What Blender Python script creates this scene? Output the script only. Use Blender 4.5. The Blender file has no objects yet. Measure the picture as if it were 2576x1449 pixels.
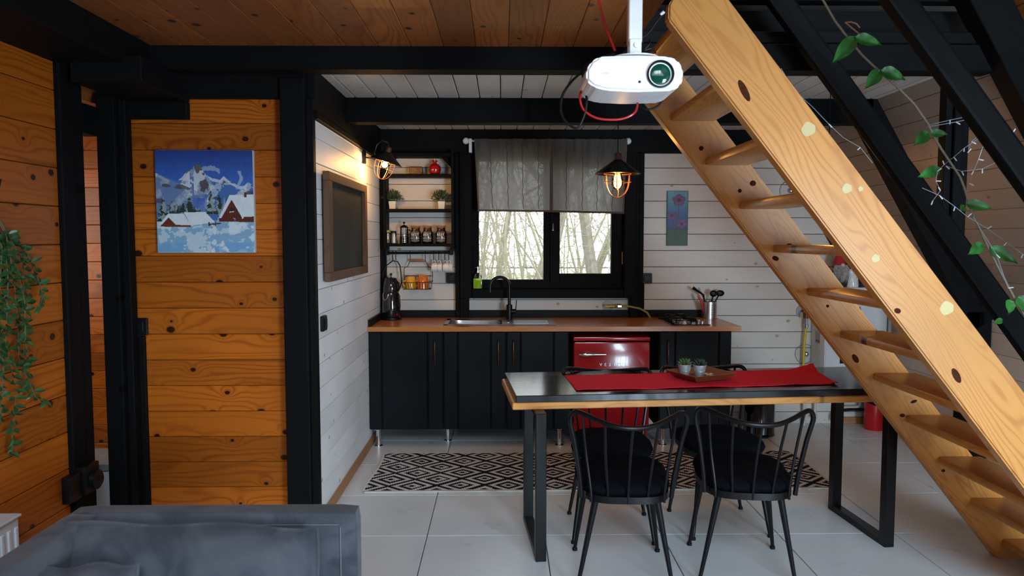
import bpy, bmesh, math, random
import numpy as np
from mathutils import Vector, Matrix
random.seed(7)
S = bpy.context.scene
COL = S.collection
# ------------------------------------------------------------------ camera, world, light, exposure
FPX, CX, CY, EYE = 1860.0, 1288.0, 724.5, 1.515
PIT = math.atan(122.5/FPX); YAW = math.atan(26/(FPX/math.cos(PIT)))
FW = Vector((math.sin(YAW)*math.cos(PIT), math.cos(YAW)*math.cos(PIT), -math.sin(PIT)))
RT = Vector((math.cos(YAW), -math.sin(YAW), 0)); UP = RT.cross(FW)
cd = bpy.data.cameras.new('camera'); cam = bpy.data.objects.new('camera', cd); COL.objects.link(cam)
cd.sensor_width = 36; cd.lens = FPX/2576*36; cd.clip_start = .05; cd.clip_end = 200
cd.dof.use_dof = True; cd.dof.focus_distance = 4.6; cd.dof.aperture_fstop = 5.0
m = Matrix.Identity(4)
for i in range(3):
    m[i][0] = RT[i]; m[i][1] = UP[i]; m[i][2] = -FW[i]
m[2][3] = EYE
cam.matrix_world = m; S.camera = cam
W = bpy.data.worlds.new('world'); S.world = W; W.use_nodes = True
bg = W.node_tree.nodes['Background']; bg.inputs[0].default_value = (.90, .96, 1, 1); bg.inputs[1].default_value = 4.2
S.view_settings.view_transform = 'Standard'; S.view_settings.look = 'None'
S.view_settings.exposure = 0; S.view_settings.gamma = 1; S.view_settings.use_curve_mapping = False

def light(name, kind, loc, power, color, size=None, aim=None, sy=None):
    ld = bpy.data.lights.new(name, kind); ld.energy = power; ld.color = color
    if kind == 'AREA':
        ld.shape = 'RECTANGLE'; ld.size = size; ld.size_y = sy
    elif size: ld.shadow_soft_size = size
    o = bpy.data.objects.new(name, ld); COL.objects.link(o); o.location = loc
    if aim: o.rotation_euler = (Vector(aim)-Vector(loc)).to_track_quat('-Z', 'Y').to_euler()
    return o
light('gable_window_daylight', 'AREA', (.5, -2.4, 4.0), 170, (.62, .83, 1.0), 1.9, (-.5, 3.2, 0), 2.0)
light('side_fill_light', 'AREA', (2.45, -1.6, .95), 205, (.62, .83, 1.0), 1.0, (-1.1, 4.0, .2), 1.3)  # unseen fill added to brighten the left white wall; no window stands here
light('hall_window_daylight', 'AREA', (-3.4, 4.2, 1.5), 14, (1, .93, .84), .8, (-2.6, 5, 1.2), 1.0)

def at(x, y, Y=None, X=None, Z=None):
    d = RT*((x-CX)/FPX) - UP*((y-CY)/FPX) + FW
    t = X/d.x if X is not None else (Y/d.y if Y is not None else (Z-EYE)/d.z)
    return Vector((t*d.x, t*d.y, EYE+t*d.z))

# ------------------------------------------------------------------ materials
class NT:
    def __init__(s, name):
        s.m = bpy.data.materials.new(name); s.m.use_nodes = True
        s.t = s.m.node_tree; s.b = s.t.nodes['Principled BSDF']; s.out = s.t.nodes['Material Output']
    def n(s, typ, **k):
        nd = s.t.nodes.new(typ)
        for a, v in k.items():
            if a.startswith('i'):
                nd.inputs[int(a[1:])].default_value = v
            else: setattr(nd, a, v)
        return nd
    def l(s, a, b): s.t.links.new(a, b)
    def math(s, op, a, b=None, c=None):
        nd = s.t.nodes.new('ShaderNodeMath'); nd.operation = op
        for i, v in enumerate((a, b, c)):
            if v is None: continue
            if isinstance(v, (int, float)): nd.inputs[i].default_value = v
            else: s.l(v, nd.inputs[i])
        return nd.outputs[0]
    def ramp(s, fac, stops):
        nd = s.t.nodes.new('ShaderNodeValToRGB'); s.l(fac, nd.inputs[0])
        e = nd.color_ramp.elements
        while len(e) < len(stops): e.new(.5)
        for k, (p, c) in enumerate(stops):
            e[k].position = p; e[k].color = (c[0], c[1], c[2], 1) if isinstance(c, tuple) else (c, c, c, 1)
        return nd.outputs[0]
    def mix(s, fac, a, b, mode='MIX'):
        nd = s.t.nodes.new('ShaderNodeMix'); nd.data_type = 'RGBA'; nd.blend_type = mode
        for i, v in ((0, fac), (6, a), (7, b)):
            if isinstance(v, (int, float)): nd.inputs[i].default_value = v
            elif isinstance(v, tuple): nd.inputs[i].default_value = (*v, 1)
            else: s.l(v, nd.inputs[i])
        return nd.outputs[2]
    def coords(s, scale=(1, 1, 1), rnd=True):
        tc = s.n('ShaderNodeTexCoord'); mp = s.n('ShaderNodeMapping'); s.l(tc.outputs['Object'], mp.inputs[0])
        if rnd:
            oi = s.n('ShaderNodeObjectInfo')
            cx = s.n('ShaderNodeCombineXYZ')
            s.l(s.math('MULTIPLY', oi.outputs['Random'], 57.0), cx.inputs[0]); s.l(s.math('MULTIPLY', oi.outputs['Random'], 131.0), cx.inputs[1])
            s.l(cx.outputs[0], mp.inputs[1]); s.rand = oi.outputs['Random']
        mp.inputs[3].default_value = scale
        return mp.outputs[0]
    def bump(s, h, strength, dist=.002):
        nd = s.n('ShaderNodeBump'); nd.inputs['Strength'].default_value = strength; nd.inputs['Distance'].default_value = dist
        s.l(h, nd.inputs['Height']); s.l(nd.outputs[0], s.b.inputs['Normal'])

def plain(name, c, rough=.5, metal=0., spec=.5, noise=0., nscale=8., bump=0., coat=0., sheen=0.):
    M = NT(name); M.b.inputs['Roughness'].default_value = rough; M.b.inputs['Metallic'].default_value = metal
    M.b.inputs['Specular IOR Level'].default_value = spec; M.b.inputs['Coat Weight'].default_value = coat
    M.b.inputs['Sheen Weight'].default_value = sheen
    M.b.inputs['Base Color'].default_value = (*c, 1)
    nz = M.n('ShaderNodeTexNoise'); nz.inputs['Scale'].default_value = nscale; nz.inputs['Detail'].default_value = 4
    M.l(M.coords(), nz.inputs[0])
    k = max(noise, .06)
    cc = M.ramp(nz.outputs[0], [(.3, tuple(v*(1-k) for v in c)), (.7, tuple(min(1, v*(1+k)) for v in c))])
    M.l(cc, M.b.inputs['Base Color'])
    if bump: M.bump(nz.outputs[0], bump)
    return M.m

def pine(name, light_c, dark_c, knot_c, rough=.38, freq=26., contrast=.6, knots=1., tone=.35, kd=2.2, coat=.0, warp=2.2):
    """object x runs along the grain; flat-sawn growth rings that wrap round knots"""
    M = NT(name); M.b.inputs['Roughness'].default_value = rough; M.b.inputs['Coat Weight'].default_value = coat
    co = M.coords()
    sx = M.n('ShaderNodeSeparateXYZ'); M.l(co, sx.inputs[0])
    n1 = M.n('ShaderNodeTexNoise'); n1.inputs['Scale'].default_value = 1; n1.inputs['Detail'].default_value = 2; n1.inputs['Roughness'].default_value = .45
    mp = M.n('ShaderNodeMapping'); mp.inputs[3].default_value = (1.1, 7, 7); M.l(co, mp.inputs[0]); M.l(mp.outputs[0], n1.inputs[0])
    # knots
    mk = M.n('ShaderNodeMapping'); mk.inputs[3].default_value = (kd*2.0, kd*2.6, 0); M.l(co, mk.inputs[0])
    vo = M.n('ShaderNodeTexVoronoi'); vo.voronoi_dimensions = '2D'; vo.inputs['Scale'].default_value = 1; vo.inputs['Randomness'].default_value = .8
    M.l(mk.outputs[0], vo.inputs['Vector'])
    sc = M.n('ShaderNodeSeparateColor'); M.l(vo.outputs['Color'], sc.inputs[0])
    has = M.math('GREATER_THAN', sc.outputs[0], 1-.42*knots)
    size = M.math('MULTIPLY_ADD', sc.outputs[1], .06, .028)
    d = M.math('DIVIDE', vo.outputs['Distance'], size)
    fall = M.math('MULTIPLY', M.math('EXPONENT', M.math('MULTIPLY', vo.outputs['Distance'], -8.5)), has)
    core = M.math('MULTIPLY', M.math('SUBTRACT', 1.35, d), 2.4); core.node.use_clamp = True
    core = M.math('MULTIPLY', core, has)
    v = M.math('MULTIPLY', sx.outputs[1], freq)
    v = M.math('ADD', v, M.math('MULTIPLY', n1.outputs[0], warp*4))
    v = M.math('ADD', v, M.math('MULTIPLY', fall, 4.5))
    s = M.math('MULTIPLY_ADD', M.math('SINE', M.math('MULTIPLY', v, 6.283)), .5, .5)
    s = M.math('POWER', s, 3.5)
    # fine fibre
    mf = M.n('ShaderNodeMapping'); mf.inputs[3].default_value = (5, 260, 260); M.l(co, mf.inputs[0])
    n2 = M.n('ShaderNodeTexNoise'); n2.inputs['Scale'].default_value = 1; n2.inputs['Detail'].default_value = 3; M.l(mf.outputs[0], n2.inputs[0])
    n3 = M.n('ShaderNodeTexNoise'); n3.inputs['Scale'].default_value = 1.7; n3.inputs['Detail'].default_value = 1; M.l(co, n3.inputs[0])
    amt = M.math('MULTIPLY', M.math('MULTIPLY', s, contrast), M.math('MULTIPLY_ADD', n3.outputs[0], 1.6, -.1)); amt.node.use_clamp = True
    c = M.mix(amt, light_c, dark_c)
    c = M.mix(M.math('MULTIPLY', n2.outputs[0], .35), c, dark_c)
    g = M.math('MULTIPLY_ADD', M.rand, tone, 1-tone*.5)
    g = M.math('MULTIPLY', g, M.math('MULTIPLY_ADD', n3.outputs[0], .5, .75))
    gc = M.n('ShaderNodeCombineColor'); [M.l(g, gc.inputs[i]) for i in range(3)]
    c = M.mix(1., c, gc.outputs[0], 'MULTIPLY')
    c = M.mix(M.math('MULTIPLY', M.math('POWER', fall, 1.6), .45), c, dark_c)
    c = M.mix(core, c, knot_c)
    M.l(c, M.b.inputs['Base Color']); M.bump(M.math('ADD', s, M.math('MULTIPLY', n2.outputs[0], .5)), .12, .0006)
    return M.m

def colattr(name, rough=.6, bump=.0, spec=.3, coat=0):
    M = NT(name); a = M.n('ShaderNodeVertexColor'); a.layer_name = 'col'; M.l(a.outputs[0], M.b.inputs['Base Color'])
    M.b.inputs['Roughness'].default_value = rough; M.b.inputs['Specular IOR Level'].default_value = spec; M.b.inputs['Coat Weight'].default_value = coat
    nz = M.n('ShaderNodeTexNoise'); nz.inputs['Scale'].default_value = 90; M.l(M.coords(rnd=False), nz.inputs[0])
    if bump: M.bump(nz.outputs[0], bump)
    return M.m

def glass(name, tint=(1, 1, 1), ior=1.45, rough=0., mixg=.12):
    M = NT(name); t = M.n('ShaderNodeBsdfTransparent'); t.inputs[0].default_value = (*tint, 1)
    g = M.n('ShaderNodeBsdfGlossy'); g.inputs['Roughness'].default_value = rough+.02
    f = M.n('ShaderNodeFresnel'); f.inputs[0].default_value = ior
    k = M.math('ADD', f.outputs[0], mixg*.3); k.node.use_clamp = True
    mx = M.n('ShaderNodeMixShader'); M.l(k, mx.inputs[0]); M.l(t.outputs[0], mx.inputs[1]); M.l(g.outputs[0], mx.inputs[2])
    M.l(mx.outputs[0], M.out.inputs[0]); return M.m

def emit(name, c, s):
    M = NT(name); e = M.n('ShaderNodeEmission'); e.inputs[0].default_value = (*c, 1); e.inputs[1].default_value = s
    M.l(e.outputs[0], M.out.inputs[0]); return M.m

PINE = pine('varnished_pine', (.42, .108, .008), (.17, .030, .002), (.022, .006, .002), rough=.36, knots=1.6, tone=.55, contrast=.7, warp=1.8, freq=30)
PINE.node_tree.nodes['Principled BSDF'].inputs['Specular IOR Level'].default_value = .3
PINEC = pine('ceiling_pine', (.28, .085, .014), (.11, .024, .004), (.025, .008, .003), rough=.5, knots=1.1, tone=.5)
STAIR = pine('stair_pine', (.60, .275, .065), (.36, .115, .018), (.055, .014, .006), rough=.33, knots=.3, tone=.12, freq=38, contrast=.62, kd=1.5, warp=4.2)
STAIR.node_tree.nodes['Principled BSDF'].inputs['Specular IOR Level'].default_value = .35
OAK = pine('oiled_worktop_wood', (.50, .185, .030), (.30, .088, .012), (.2, .06, .02), rough=.30, knots=.0, tone=.1, freq=60, contrast=.5, coat=.2)
TRAYW = pine('dark_stained_tray_wood', (.17, .048, .012), (.06, .014, .004), (.02, .008, .004), rough=.35, knots=.1, tone=.1, freq=50)
OLDW = pine('old_brown_frame_wood', (.13, .060, .024), (.055, .024, .009), (.02, .01, .006), rough=.7, knots=.2, tone=.2, freq=60)
SKIRT = pine('skirting_pine', (.42, .20, .075), (.22, .09, .03), (.05, .02, .01), rough=.5, knots=.3, tone=.2, freq=60)
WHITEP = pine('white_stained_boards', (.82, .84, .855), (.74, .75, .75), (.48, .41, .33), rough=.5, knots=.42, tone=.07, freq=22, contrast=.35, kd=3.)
WHITEB = pine('dimmed_white_stained_boards', (.60, .57, .525), (.52, .485, .44), (.36, .29, .21), rough=.55, knots=.42, tone=.08, freq=22, contrast=.35, kd=3.)  # same white boards; the kitchen's dimmer, warmer light is put into the colour
WHITES = pine('shaded_white_slope_boards', (.32, .285, .25), (.27, .24, .21), (.19, .155, .12), rough=.6, knots=.3, tone=.08, freq=22, contrast=.35, kd=3.)  # white boards again, with the shade on the right slope painted in
BLACK = pine('black_stained_timber', (.0055, .006, .0065), (.003, .003, .0035), (.002, .002, .002), rough=.6, knots=.4, tone=.3, freq=40)
BLACK.node_tree.nodes['Principled BSDF'].inputs['Specular IOR Level'].default_value = .07
CABB = plain('matt_black_cabinet_paint', (.0055, .0075, .0095), .5, spec=.12, noise=.2, nscale=3)
TABB = pine('black_tabletop_lacquer', (.012, .012, .014), (.007, .007, .008), (.004, .004, .004), rough=.15, knots=.0, tone=.0, freq=30)
METB = plain('black_metal', (.0035, .0035, .0045), .34, spec=.28, noise=.1)
MATB = plain('black_plastic', (.004, .004, .005), .42, spec=.25)
GLOB = plain('gloss_black', (.006, .006, .007), .08, coat=.6)
DARK = plain('dark_backing', (.006, .006, .006), .9)
CHROME = plain('chrome', (.75, .75, .76), .12, metal=1)
STEEL = plain('brushed_steel', (.50, .50, .50), .28, metal=1, noise=.1, nscale=30)
COPPER = plain('copper_wire', (.85, .36, .16), .3, metal=1)
REDF = plain('red_enamel', (.36, .003, .008), .16, coat=.2)
REDC = plain('red_cloth', (.60, .020, .042), .9, spec=.1, noise=.12, nscale=60, bump=.3)
REDG = plain('red_glazed_ceramic', (.42, .008, .008), .1, coat=.5)
CUSH = plain('black_seat_fabric', (.0035, .004, .0065), .95, spec=.05, noise=.2, nscale=90, bump=.3)
VELV = NT('grey_velvet')
def _velvet():
    M = VELV; co = M.coords(rnd=False)
    nz = M.n('ShaderNodeTexNoise'); nz.inputs['Scale'].default_value = 5.5; nz.inputs['Detail'].default_value = 5; nz.inputs['Distortion'].default_value = 1.2
    M.l(co, nz.inputs[0])
    c = M.ramp(nz.outputs[0], [(.36, (.040, .045, .058)), (.52, (.062, .069, .085)), (.70, (.080, .085, .099))])
    M.l(c, M.b.inputs['Base Color']); M.b.inputs['Roughness'].default_value = .85
    M.b.inputs['Sheen Weight'].default_value = .15; M.b.inputs['Specular IOR Level'].default_value = .1
    M.bump(nz.outputs[0], .3, .01)
_velvet(); VELV = VELV.m
WHPL = plain('white_plastic', (.78, .80, .82), .3)
WHEN = plain('white_enamel', (.62, .66, .70), .25)
WHCE = plain('white_ceramic', (.72, .72, .70), .15, coat=.4)
GREYP = plain('grey_plastic', (.30, .31, .32), .4)
YELW = plain('yellow_plastic', (.55, .42, .01), .45)
MUGY = plain('yellow_glaze', (.75, .36, .02), .15, coat=.4)
MUGO = plain('orange_glaze', (.62, .15, .01), .15, coat=.4)
LEAF = plain('leaf_green', (.018, .062, .016), .4, noise=.5, nscale=20)
LEAFB = plain('bright_leaf_green', (.030, .17, .030), .38, noise=.5, nscale=20)
LEAFD = plain('shelf_plant_green', (.05, .085, .025), .55, noise=.5, nscale=30)
SUCC = plain('succulent_green', (.075, .14, .035), .5, noise=.4, nscale=20)
SUCD = plain('dark_succulent_green', (.022, .045, .025), .5, noise=.4, nscale=20)
STEM = plain('plant_stem', (.10, .08, .035), .7)
SLATE = plain('chalkboard', (.020, .025, .023), .7, spec=.2, noise=.45, nscale=2.2)
TILE = NT('floor_tile')
def _tile():
    M = TILE; co = M.coords()
    nz = M.n('ShaderNodeTexNoise'); nz.inputs['Scale'].default_value = 3.5; nz.inputs['Detail'].default_value = 6; M.l(co, nz.inputs[0])
    c = M.ramp(nz.outputs[0], [(.3, (.60, .64, .665)), (.7, (.66, .695, .715))])
    g = M.math('MULTIPLY_ADD', M.rand, .05, .975); gc = M.n('ShaderNodeCombineColor'); [M.l(g, gc.inputs[i]) for i in range(3)]
    M.l(M.mix(1., c, gc.outputs[0], 'MULTIPLY'), M.b.inputs['Base Color'])
    r = M.ramp(nz.outputs[0], [(.3, .26), (.7, .38)]); M.l(r, M.b.inputs['Roughness'])
_tile(); TILE = TILE.m
GROUT = plain('grout', (.16, .165, .17), .9)
PANE = glass('window_glass', mixg=.0)
JARG = glass('clear_jar_glass', (.93, .95, .94), mixg=.2)
BJAR = glass('brown_jar_glass', (.45, .26, .13), mixg=.3)
SOAPG = plain('green_soap', (.22, .42, .01), .1, coat=.5)
BULBG = glass('bulb_glass', (1, .80, .45), mixg=.1)
FIL = emit('lamp_filament', (1, .50, .13), 55); FIL2 = emit('white_lamp_core', (1, .70, .36), 55)
LENS = NT('green_coated_lens')
LENS.b.inputs['Base Color'].default_value = (.0, .055, .035, 1); LENS.b.inputs['Roughness'].default_value = .08; LENS.b.inputs['Coat Weight'].default_value = .2; LENS = LENS.m
CERW = plain('white_pot', (.68, .64, .56), .5)
TIN = plain('embossed_brown_tin', (.10, .055, .03), .4, metal=.5, noise=.5, nscale=40)
TINL = plain('tin_relief', (.22, .16, .10), .4, metal=.5)
LIDW = plain('cork_lid', (.28, .12, .045), .7, noise=.3, nscale=40)
GRAIN = plain('grain_filling', (.30, .20, .09), .9, noise=.4, nscale=200)
LABEL = plain('white_print', (.75, .75, .73), .6)
BARK = plain('pale_bark', (.22, .20, .165), .9, noise=.25, nscale=14)
TWIG = plain('twig_bark', (.29, .275, .20), .9, noise=.2)
GRASS = plain('winter_grass', (.34, .36, .20), .95, noise=.3, nscale=6)
REDP = plain('red_pvc', (.45, .006, .010), .3)
PIPEW = plain('white_pipe', (.55, .53, .47), .5)
BEARD = plain('grey_beard_wool', (.30, .285, .26), .9, noise=.3, nscale=60)
FLESH = plain('gnome_nose', (.60, .42, .34), .6)
GALV = plain('galvanised_zinc', (.42, .44, .46), .4, metal=.45, noise=.25, nscale=60)
KNOT = plain('knot_brown', (.055, .013, .004), .7, spec=.1, noise=.4, nscale=90)
CLEARG = glass('clear_cover_glass', mixg=.0)
PUTTY = plain('wood_filler', (.55, .45, .22), .6)
CRYS = glass('fairy_light_plastic', (.80, .83, .88), mixg=.9)
WIRE = plain('clear_white_wire', (.26, .28, .33), .25)
CURT = NT('linen_curtain')
def _curt():
    M = CURT; co = M.coords(rnd=False)
    w = M.n('ShaderNodeTexNoise'); w.inputs['Scale'].default_value = 620; w.inputs['Detail'].default_value = 2; M.l(co, w.inputs[0])
    c = M.ramp(w.outputs[0], [(.35, (.17, .155, .15)), (.65, (.34, .325, .325))])
    d = M.n('ShaderNodeBsdfDiffuse'); M.l(c, d.inputs[0]); t = M.n('ShaderNodeBsdfTranslucent'); M.l(c, t.inputs[0])
    a = M.n('ShaderNodeMixShader'); a.inputs[0].default_value = .72; M.l(d.outputs[0], a.inputs[1]); M.l(t.outputs[0], a.inputs[2])
    tr = M.n('ShaderNodeBsdfTransparent'); tr.inputs[0].default_value = (.9, .9, .93, 1)
    b = M.n('ShaderNodeMixShader'); M.l(M.ramp(w.outputs[0], [(.35, .0), (.7, .055)]), b.inputs[0]); M.l(a.outputs[0], b.inputs[1]); M.l(tr.outputs[0], b.inputs[2])
    M.l(b.outputs[0], M.out.inputs[0])
_curt(); CURT = CURT.m
HEM = plain('curtain_hem', (.10, .08, .07), .9)

# ------------------------------------------------------------------ mesh helpers
class MB:
    def __init__(s): s.v = []; s.f = []; s.m = []; s.mi = 0
    def add(s, vs, fs):
        o = len(s.v); s.v += [tuple(v) for v in vs]; s.f += [tuple(i+o for i in f) for f in fs]; s.m += [s.mi]*len(fs); return s
    def box(s, a, b, c=0., M=None):
        (x0, y0, z0), (x1, y1, z1) = a, b
        x0, x1 = min(x0, x1), max(x0, x1); y0, y1 = min(y0, y1), max(y0, y1); z0, z1 = min(z0, z1), max(z0, z1)
        if c <= 0:
            vs = [(x, y, z) for x in (x0, x1) for y in (y0, y1) for z in (z0, z1)]
            fs = [(0, 1, 3, 2), (4, 6, 7, 5), (0, 4, 5, 1), (2, 3, 7, 6), (0, 2, 6, 4), (1, 5, 7, 3)]
        else:
            bm = bmesh.new(); bmesh.ops.create_cube(bm, size=1)
            for v in bm.verts: v.co = Vector((x0 if v.co.x < 0 else x1, y0 if v.co.y < 0 else y1, z0 if v.co.z < 0 else z1))
            c = min(c, .49*min(x1-x0, y1-y0, z1-z0))
            bmesh.ops.bevel(bm, geom=bm.edges[:], offset=c, segments=1 if c < .006 else 2, profile=.6, affect='EDGES')
            vs = [tuple(v.co) for v in bm.verts]; fs = [tuple(v.index for v in f.verts) for f in bm.faces]; bm.free()
        if M: vs = [M @ Vector(v) for v in vs]
        return s.add(vs, fs)
    def tube(s, pts, r, seg=8, cap=True, closed=False):
        pts = [Vector(p) for p in pts]; n = len(pts)
        rs = r if isinstance(r, (list, tuple)) else [r]*n
        vs = []; fs = []; prev = None
        for i, p in enumerate(pts):
            if closed: t = (pts[(i+1) % n]-pts[i-1])
            else: t = pts[min(i+1, n-1)]-pts[max(i-1, 0)]
            t = t.normalized() if t.length > 1e-9 else Vector((0, 0, 1))
            if prev is None:
                u = t.cross(Vector((0, 0, 1)));
                if u.length < .05: u = t.cross(Vector((1, 0, 0)))
            else: u = prev - t*prev.dot(t)
            u.normalize(); prev = u; w = t.cross(u)
            for k in range(seg):
                a = 2*math.pi*k/seg; vs.append(p+(u*math.cos(a)+w*math.sin(a))*rs[i])
        for i in range(n if closed else n-1):
            j = (i+1) % n
            for k in range(seg):
                fs.append((i*seg+k, i*seg+(k+1) % seg, j*seg+(k+1) % seg, j*seg+k))
        if cap and not closed: fs.append(tuple(range(seg))[::-1]); fs.append(tuple((n-1)*seg+k for k in range(seg)))
        return s.add(vs, fs)
    def bar(s, p, q, r0, r1=None, seg=10): return s.tube([p, q], [r0, r0 if r1 is None else r1], seg)
    def lathe(s, prof, c=(0, 0, 0), seg=20, M=None, cap=True):
        vs = []; fs = []; n = len(prof)
        for r, z in prof:
            for k in range(seg):
                a = 2*math.pi*k/seg; v = Vector((r*math.cos(a), r*math.sin(a), z))
                if M: v = M @ v
                vs.append(v+Vector(c))
        for i in range(n-1):
            for k in range(seg): fs.append((i*seg+k, i*seg+(k+1) % seg, (i+1)*seg+(k+1) % seg, (i+1)*seg+k))
        if cap: fs.append(tuple(range(seg))[::-1]); fs.append(tuple((n-1)*seg+k for k in range(seg)))
        return s.add(vs, fs)
    def sphere(s, c, r, sx=1, sy=1, sz=1, seg=14, rings=8, M=None):
        pr = [(max(1e-4, r*math.sin(math.pi*i/rings)), -r*math.cos(math.pi*i/rings)) for i in range(rings+1)]
        T = Matrix.Diagonal((sx, sy, sz)); T = (M.to_3x3() @ T) if M else T
        return s.lathe(pr, c, seg, T)
    def prism(s, poly, axis, a, b):
        """poly: 2D outline; extruded along axis 'x','y','z' from a to b"""
        def p3(u, v, w): return {'x': (w, u, v), 'y': (u, w, v), 'z': (u, v, w)}[axis]
        n = len(poly); vs = [p3(u, v, a) for u, v in poly]+[p3(u, v, b) for u, v in poly]
        fs = [tuple(range(n))[::-1], tuple(range(n, 2*n))]+[(i, (i+1) % n, n+(i+1) % n, n+i) for i in range(n)]
        return s.add(vs, fs)
    def grid(s, nu, nv, fn, thick=0):
        vs = [fn(i/nu, j/nv) for j in range(nv+1) for i in range(nu+1)]
        fs = [(j*(nu+1)+i, j*(nu+1)+i+1, (j+1)*(nu+1)+i+1, (j+1)*(nu+1)+i) for j in range(nv) for i in range(nu)]
        return s.add(vs, fs)
    def leaf(s, p, d, up, L, w, fold=.25, curl=.2):
        d = Vector(d).normalized(); side = d.cross(Vector(up))
        if side.length < 1e-3: side = d.cross(Vector((1, 0, .3)))
        side.normalize(); n = side.cross(d); p = Vector(p)
        c = [p, p+d*L*.35-n*0, p+d*L*.7-n*curl*L*.25, p+d*L-n*curl*L]
        l = [p+d*L*.3+side*w*.5+n*fold*w, p+d*L*.65+side*w*.38+n*(fold*w-curl*L*.2)]
        r = [p+d*L*.3-side*w*.5+n*fold*w, p+d*L*.65-side*w*.38+n*(fold*w-curl*L*.2)]
        return s.add(c+l+r, [(0, 1, 4), (1, 2, 5, 4), (2, 3, 5), (0, 6, 1), (1, 6, 7, 2), (2, 7, 3)])
    def bigleaf(s, p, d, up, L, w):
        d = Vector(d).normalized(); sd = d.cross(Vector(up)).normalized(); n = sd.cross(d); p = Vector(p)
        def fn(u, v):
            wd = w*.5*(math.sin(math.pi*min(1, v*1.02)**.72))**.9*(1-.15*v)+.0006; q = 2*u-1
            return p+d*L*v+sd*wd*q+n*(abs(q)*w*.16-.10*L*v*v+.03*w*math.sin(v*14+q*2)*abs(q))
        return s.grid(6, 12, fn)
    def mesh(s, name, mats, smooth=True, angle=35):
        me = bpy.data.meshes.new(name); me.from_pydata(s.v, [], s.f); 
        for m_ in (mats if isinstance(mats, (list, tuple)) else [mats]): me.materials.append(m_)
        me.polygons.foreach_set('material_index', s.m)
        bm = bmesh.new(); bm.from_mesh(me); bmesh.ops.recalc_face_normals(bm, faces=bm.faces); bm.to_mesh(me); bm.free()
        if smooth:
            me.polygons.foreach_set('use_smooth', [True]*len(me.polygons)); me.set_sharp_from_angle(angle=math.radians(angle))
        me.update(); return me
    def build(s, name, mats, parent=None, loc=None, smooth=True, angle=35):
        o = bpy.data.objects.new(name, s.mesh(name, mats, smooth, angle)); COL.objects.link(o)
        if parent: o.parent = parent
        if loc is not None: o.location = loc
        return o
def tag(o, label=None, cat=None, group=None, kind=None):
    for k, v in (('label', label), ('category', cat), ('group', group), ('kind', kind)):
        if v: o[k] = v
    return o
def thing(name, label, cat, loc=(0, 0, 0), rz=0, group=None):
    o = bpy.data.objects.new(name, None); COL.objects.link(o); o.location = loc; o.rotation_euler = (0, 0, rz)
    o.empty_display_size = .05
    return tag(o, label, cat, group)
def struct(name, mb, mat, **k): return tag(mb.build(name, mat, **k), kind='structure')
def kids(o): return [c for c in bpy.data.objects if c.parent == o]
def copy_tree(o, parent=None):
    ks = kids(o); c = o.copy(); COL.objects.link(c)
    if parent is not None: c.parent = parent
    for k in ks: copy_tree(k, c)
    return c
_pc = {}
def plank(parent, p0, dl, dw, L, Wd, T, mat, name='plank', cham=.003):
    """board with its grain along dl; p0 = corner on the outer face, dw = width direction, thickness goes along dl x dw reversed"""
    key = (round(L, 3), round(Wd, 3), round(T, 3), mat.name, cham)
    if key not in _pc:
        mb = MB(); mb.box((0, 0, -T), (L, Wd, 0), cham); _pc[key] = mb.mesh(name, mat, smooth=False)
    o = bpy.data.objects.new(name, _pc[key]); COL.objects.link(o)
    dl = Vector(dl).normalized(); dw = Vector(dw).normalized(); n = dl.cross(dw)
    M = Matrix.Identity(4)
    for i in range(3): M[i][0] = dl[i]; M[i][1] = dw[i]; M[i][2] = n[i]; M[i][3] = p0[i]
    if parent: o.parent = parent
    o.matrix_local = M
    return o
def timber(name, p0, p1, w, d, mat=None, side=(0, 1, 0), parent=None, cham=.004):
    """straight timber from p0 to p1 (centre line), w across, d along `side`; grain follows its length"""
    p0 = Vector(p0); p1 = Vector(p1); L = (p1-p0).length; dl = (p1-p0).normalized(); sd = Vector(side)
    sd = (sd-dl*sd.dot(dl)).normalized(); ww = sd.cross(dl)
    mb = MB(); mb.box((0, -w/2, -d/2), (L, w/2, d/2), cham)
    o = mb.build(name, mat or BLACK, parent, smooth=False)
    M = Matrix.Identity(4)
    for i in range(3): M[i][0] = dl[i]; M[i][1] = ww[i]; M[i][2] = sd[i]; M[i][3] = p0[i]
    o.matrix_local = M; return o
_tn = [0]
def trim(p0, p1, w, d, side=(0, 1, 0), mat=None, cham=.004):
    _tn[0] += 1
    o = timber('trim_%d' % _tn[0], p0, p1, w, d, mat, side, cham=cham); o['kind'] = 'structure'; return o
def tbox(a, b, mat=None, cham=.004):
    """axis-aligned timber: grain along its longest side"""
    a = Vector(a); b = Vector(b); s = [abs(b[i]-a[i]) for i in range(3)]; k = s.index(max(s)); c = (a+b)/2
    p0 = c.copy(); p1 = c.copy(); p0[k] = min(a[k], b[k]); p1[k] = max(a[k], b[k])
    ax = [i for i in range(3) if i != k]; side = Vector((0, 0, 0)); side[ax[1]] = 1
    return trim(p0, p1, s[ax[0]], s[ax[1]], side, mat, cham)
def text(body, size, mat, parent, M, name='lettering', ext=.0006, bold=0.):
    cu = bpy.data.curves.new('t', 'FONT'); cu.body = body; cu.size = size; cu.align_x = 'CENTER'; cu.align_y = 'CENTER'; cu.extrude = ext; cu.offset = bold; cu.resolution_u = 3
    t = bpy.data.objects.new('t', cu); COL.objects.link(t)
    bpy.context.view_layer.update()
    me = bpy.data.meshes.new_from_object(t.evaluated_get(bpy.context.evaluated_depsgraph_get()))
    bpy.data.objects.remove(t); bpy.data.curves.remove(cu)
    me.materials.clear(); me.materials.append(mat)
    o = bpy.data.objects.new(name, me); COL.objects.link(o)
    if parent: o.parent = parent
    o.matrix_local = M; return o
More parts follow.
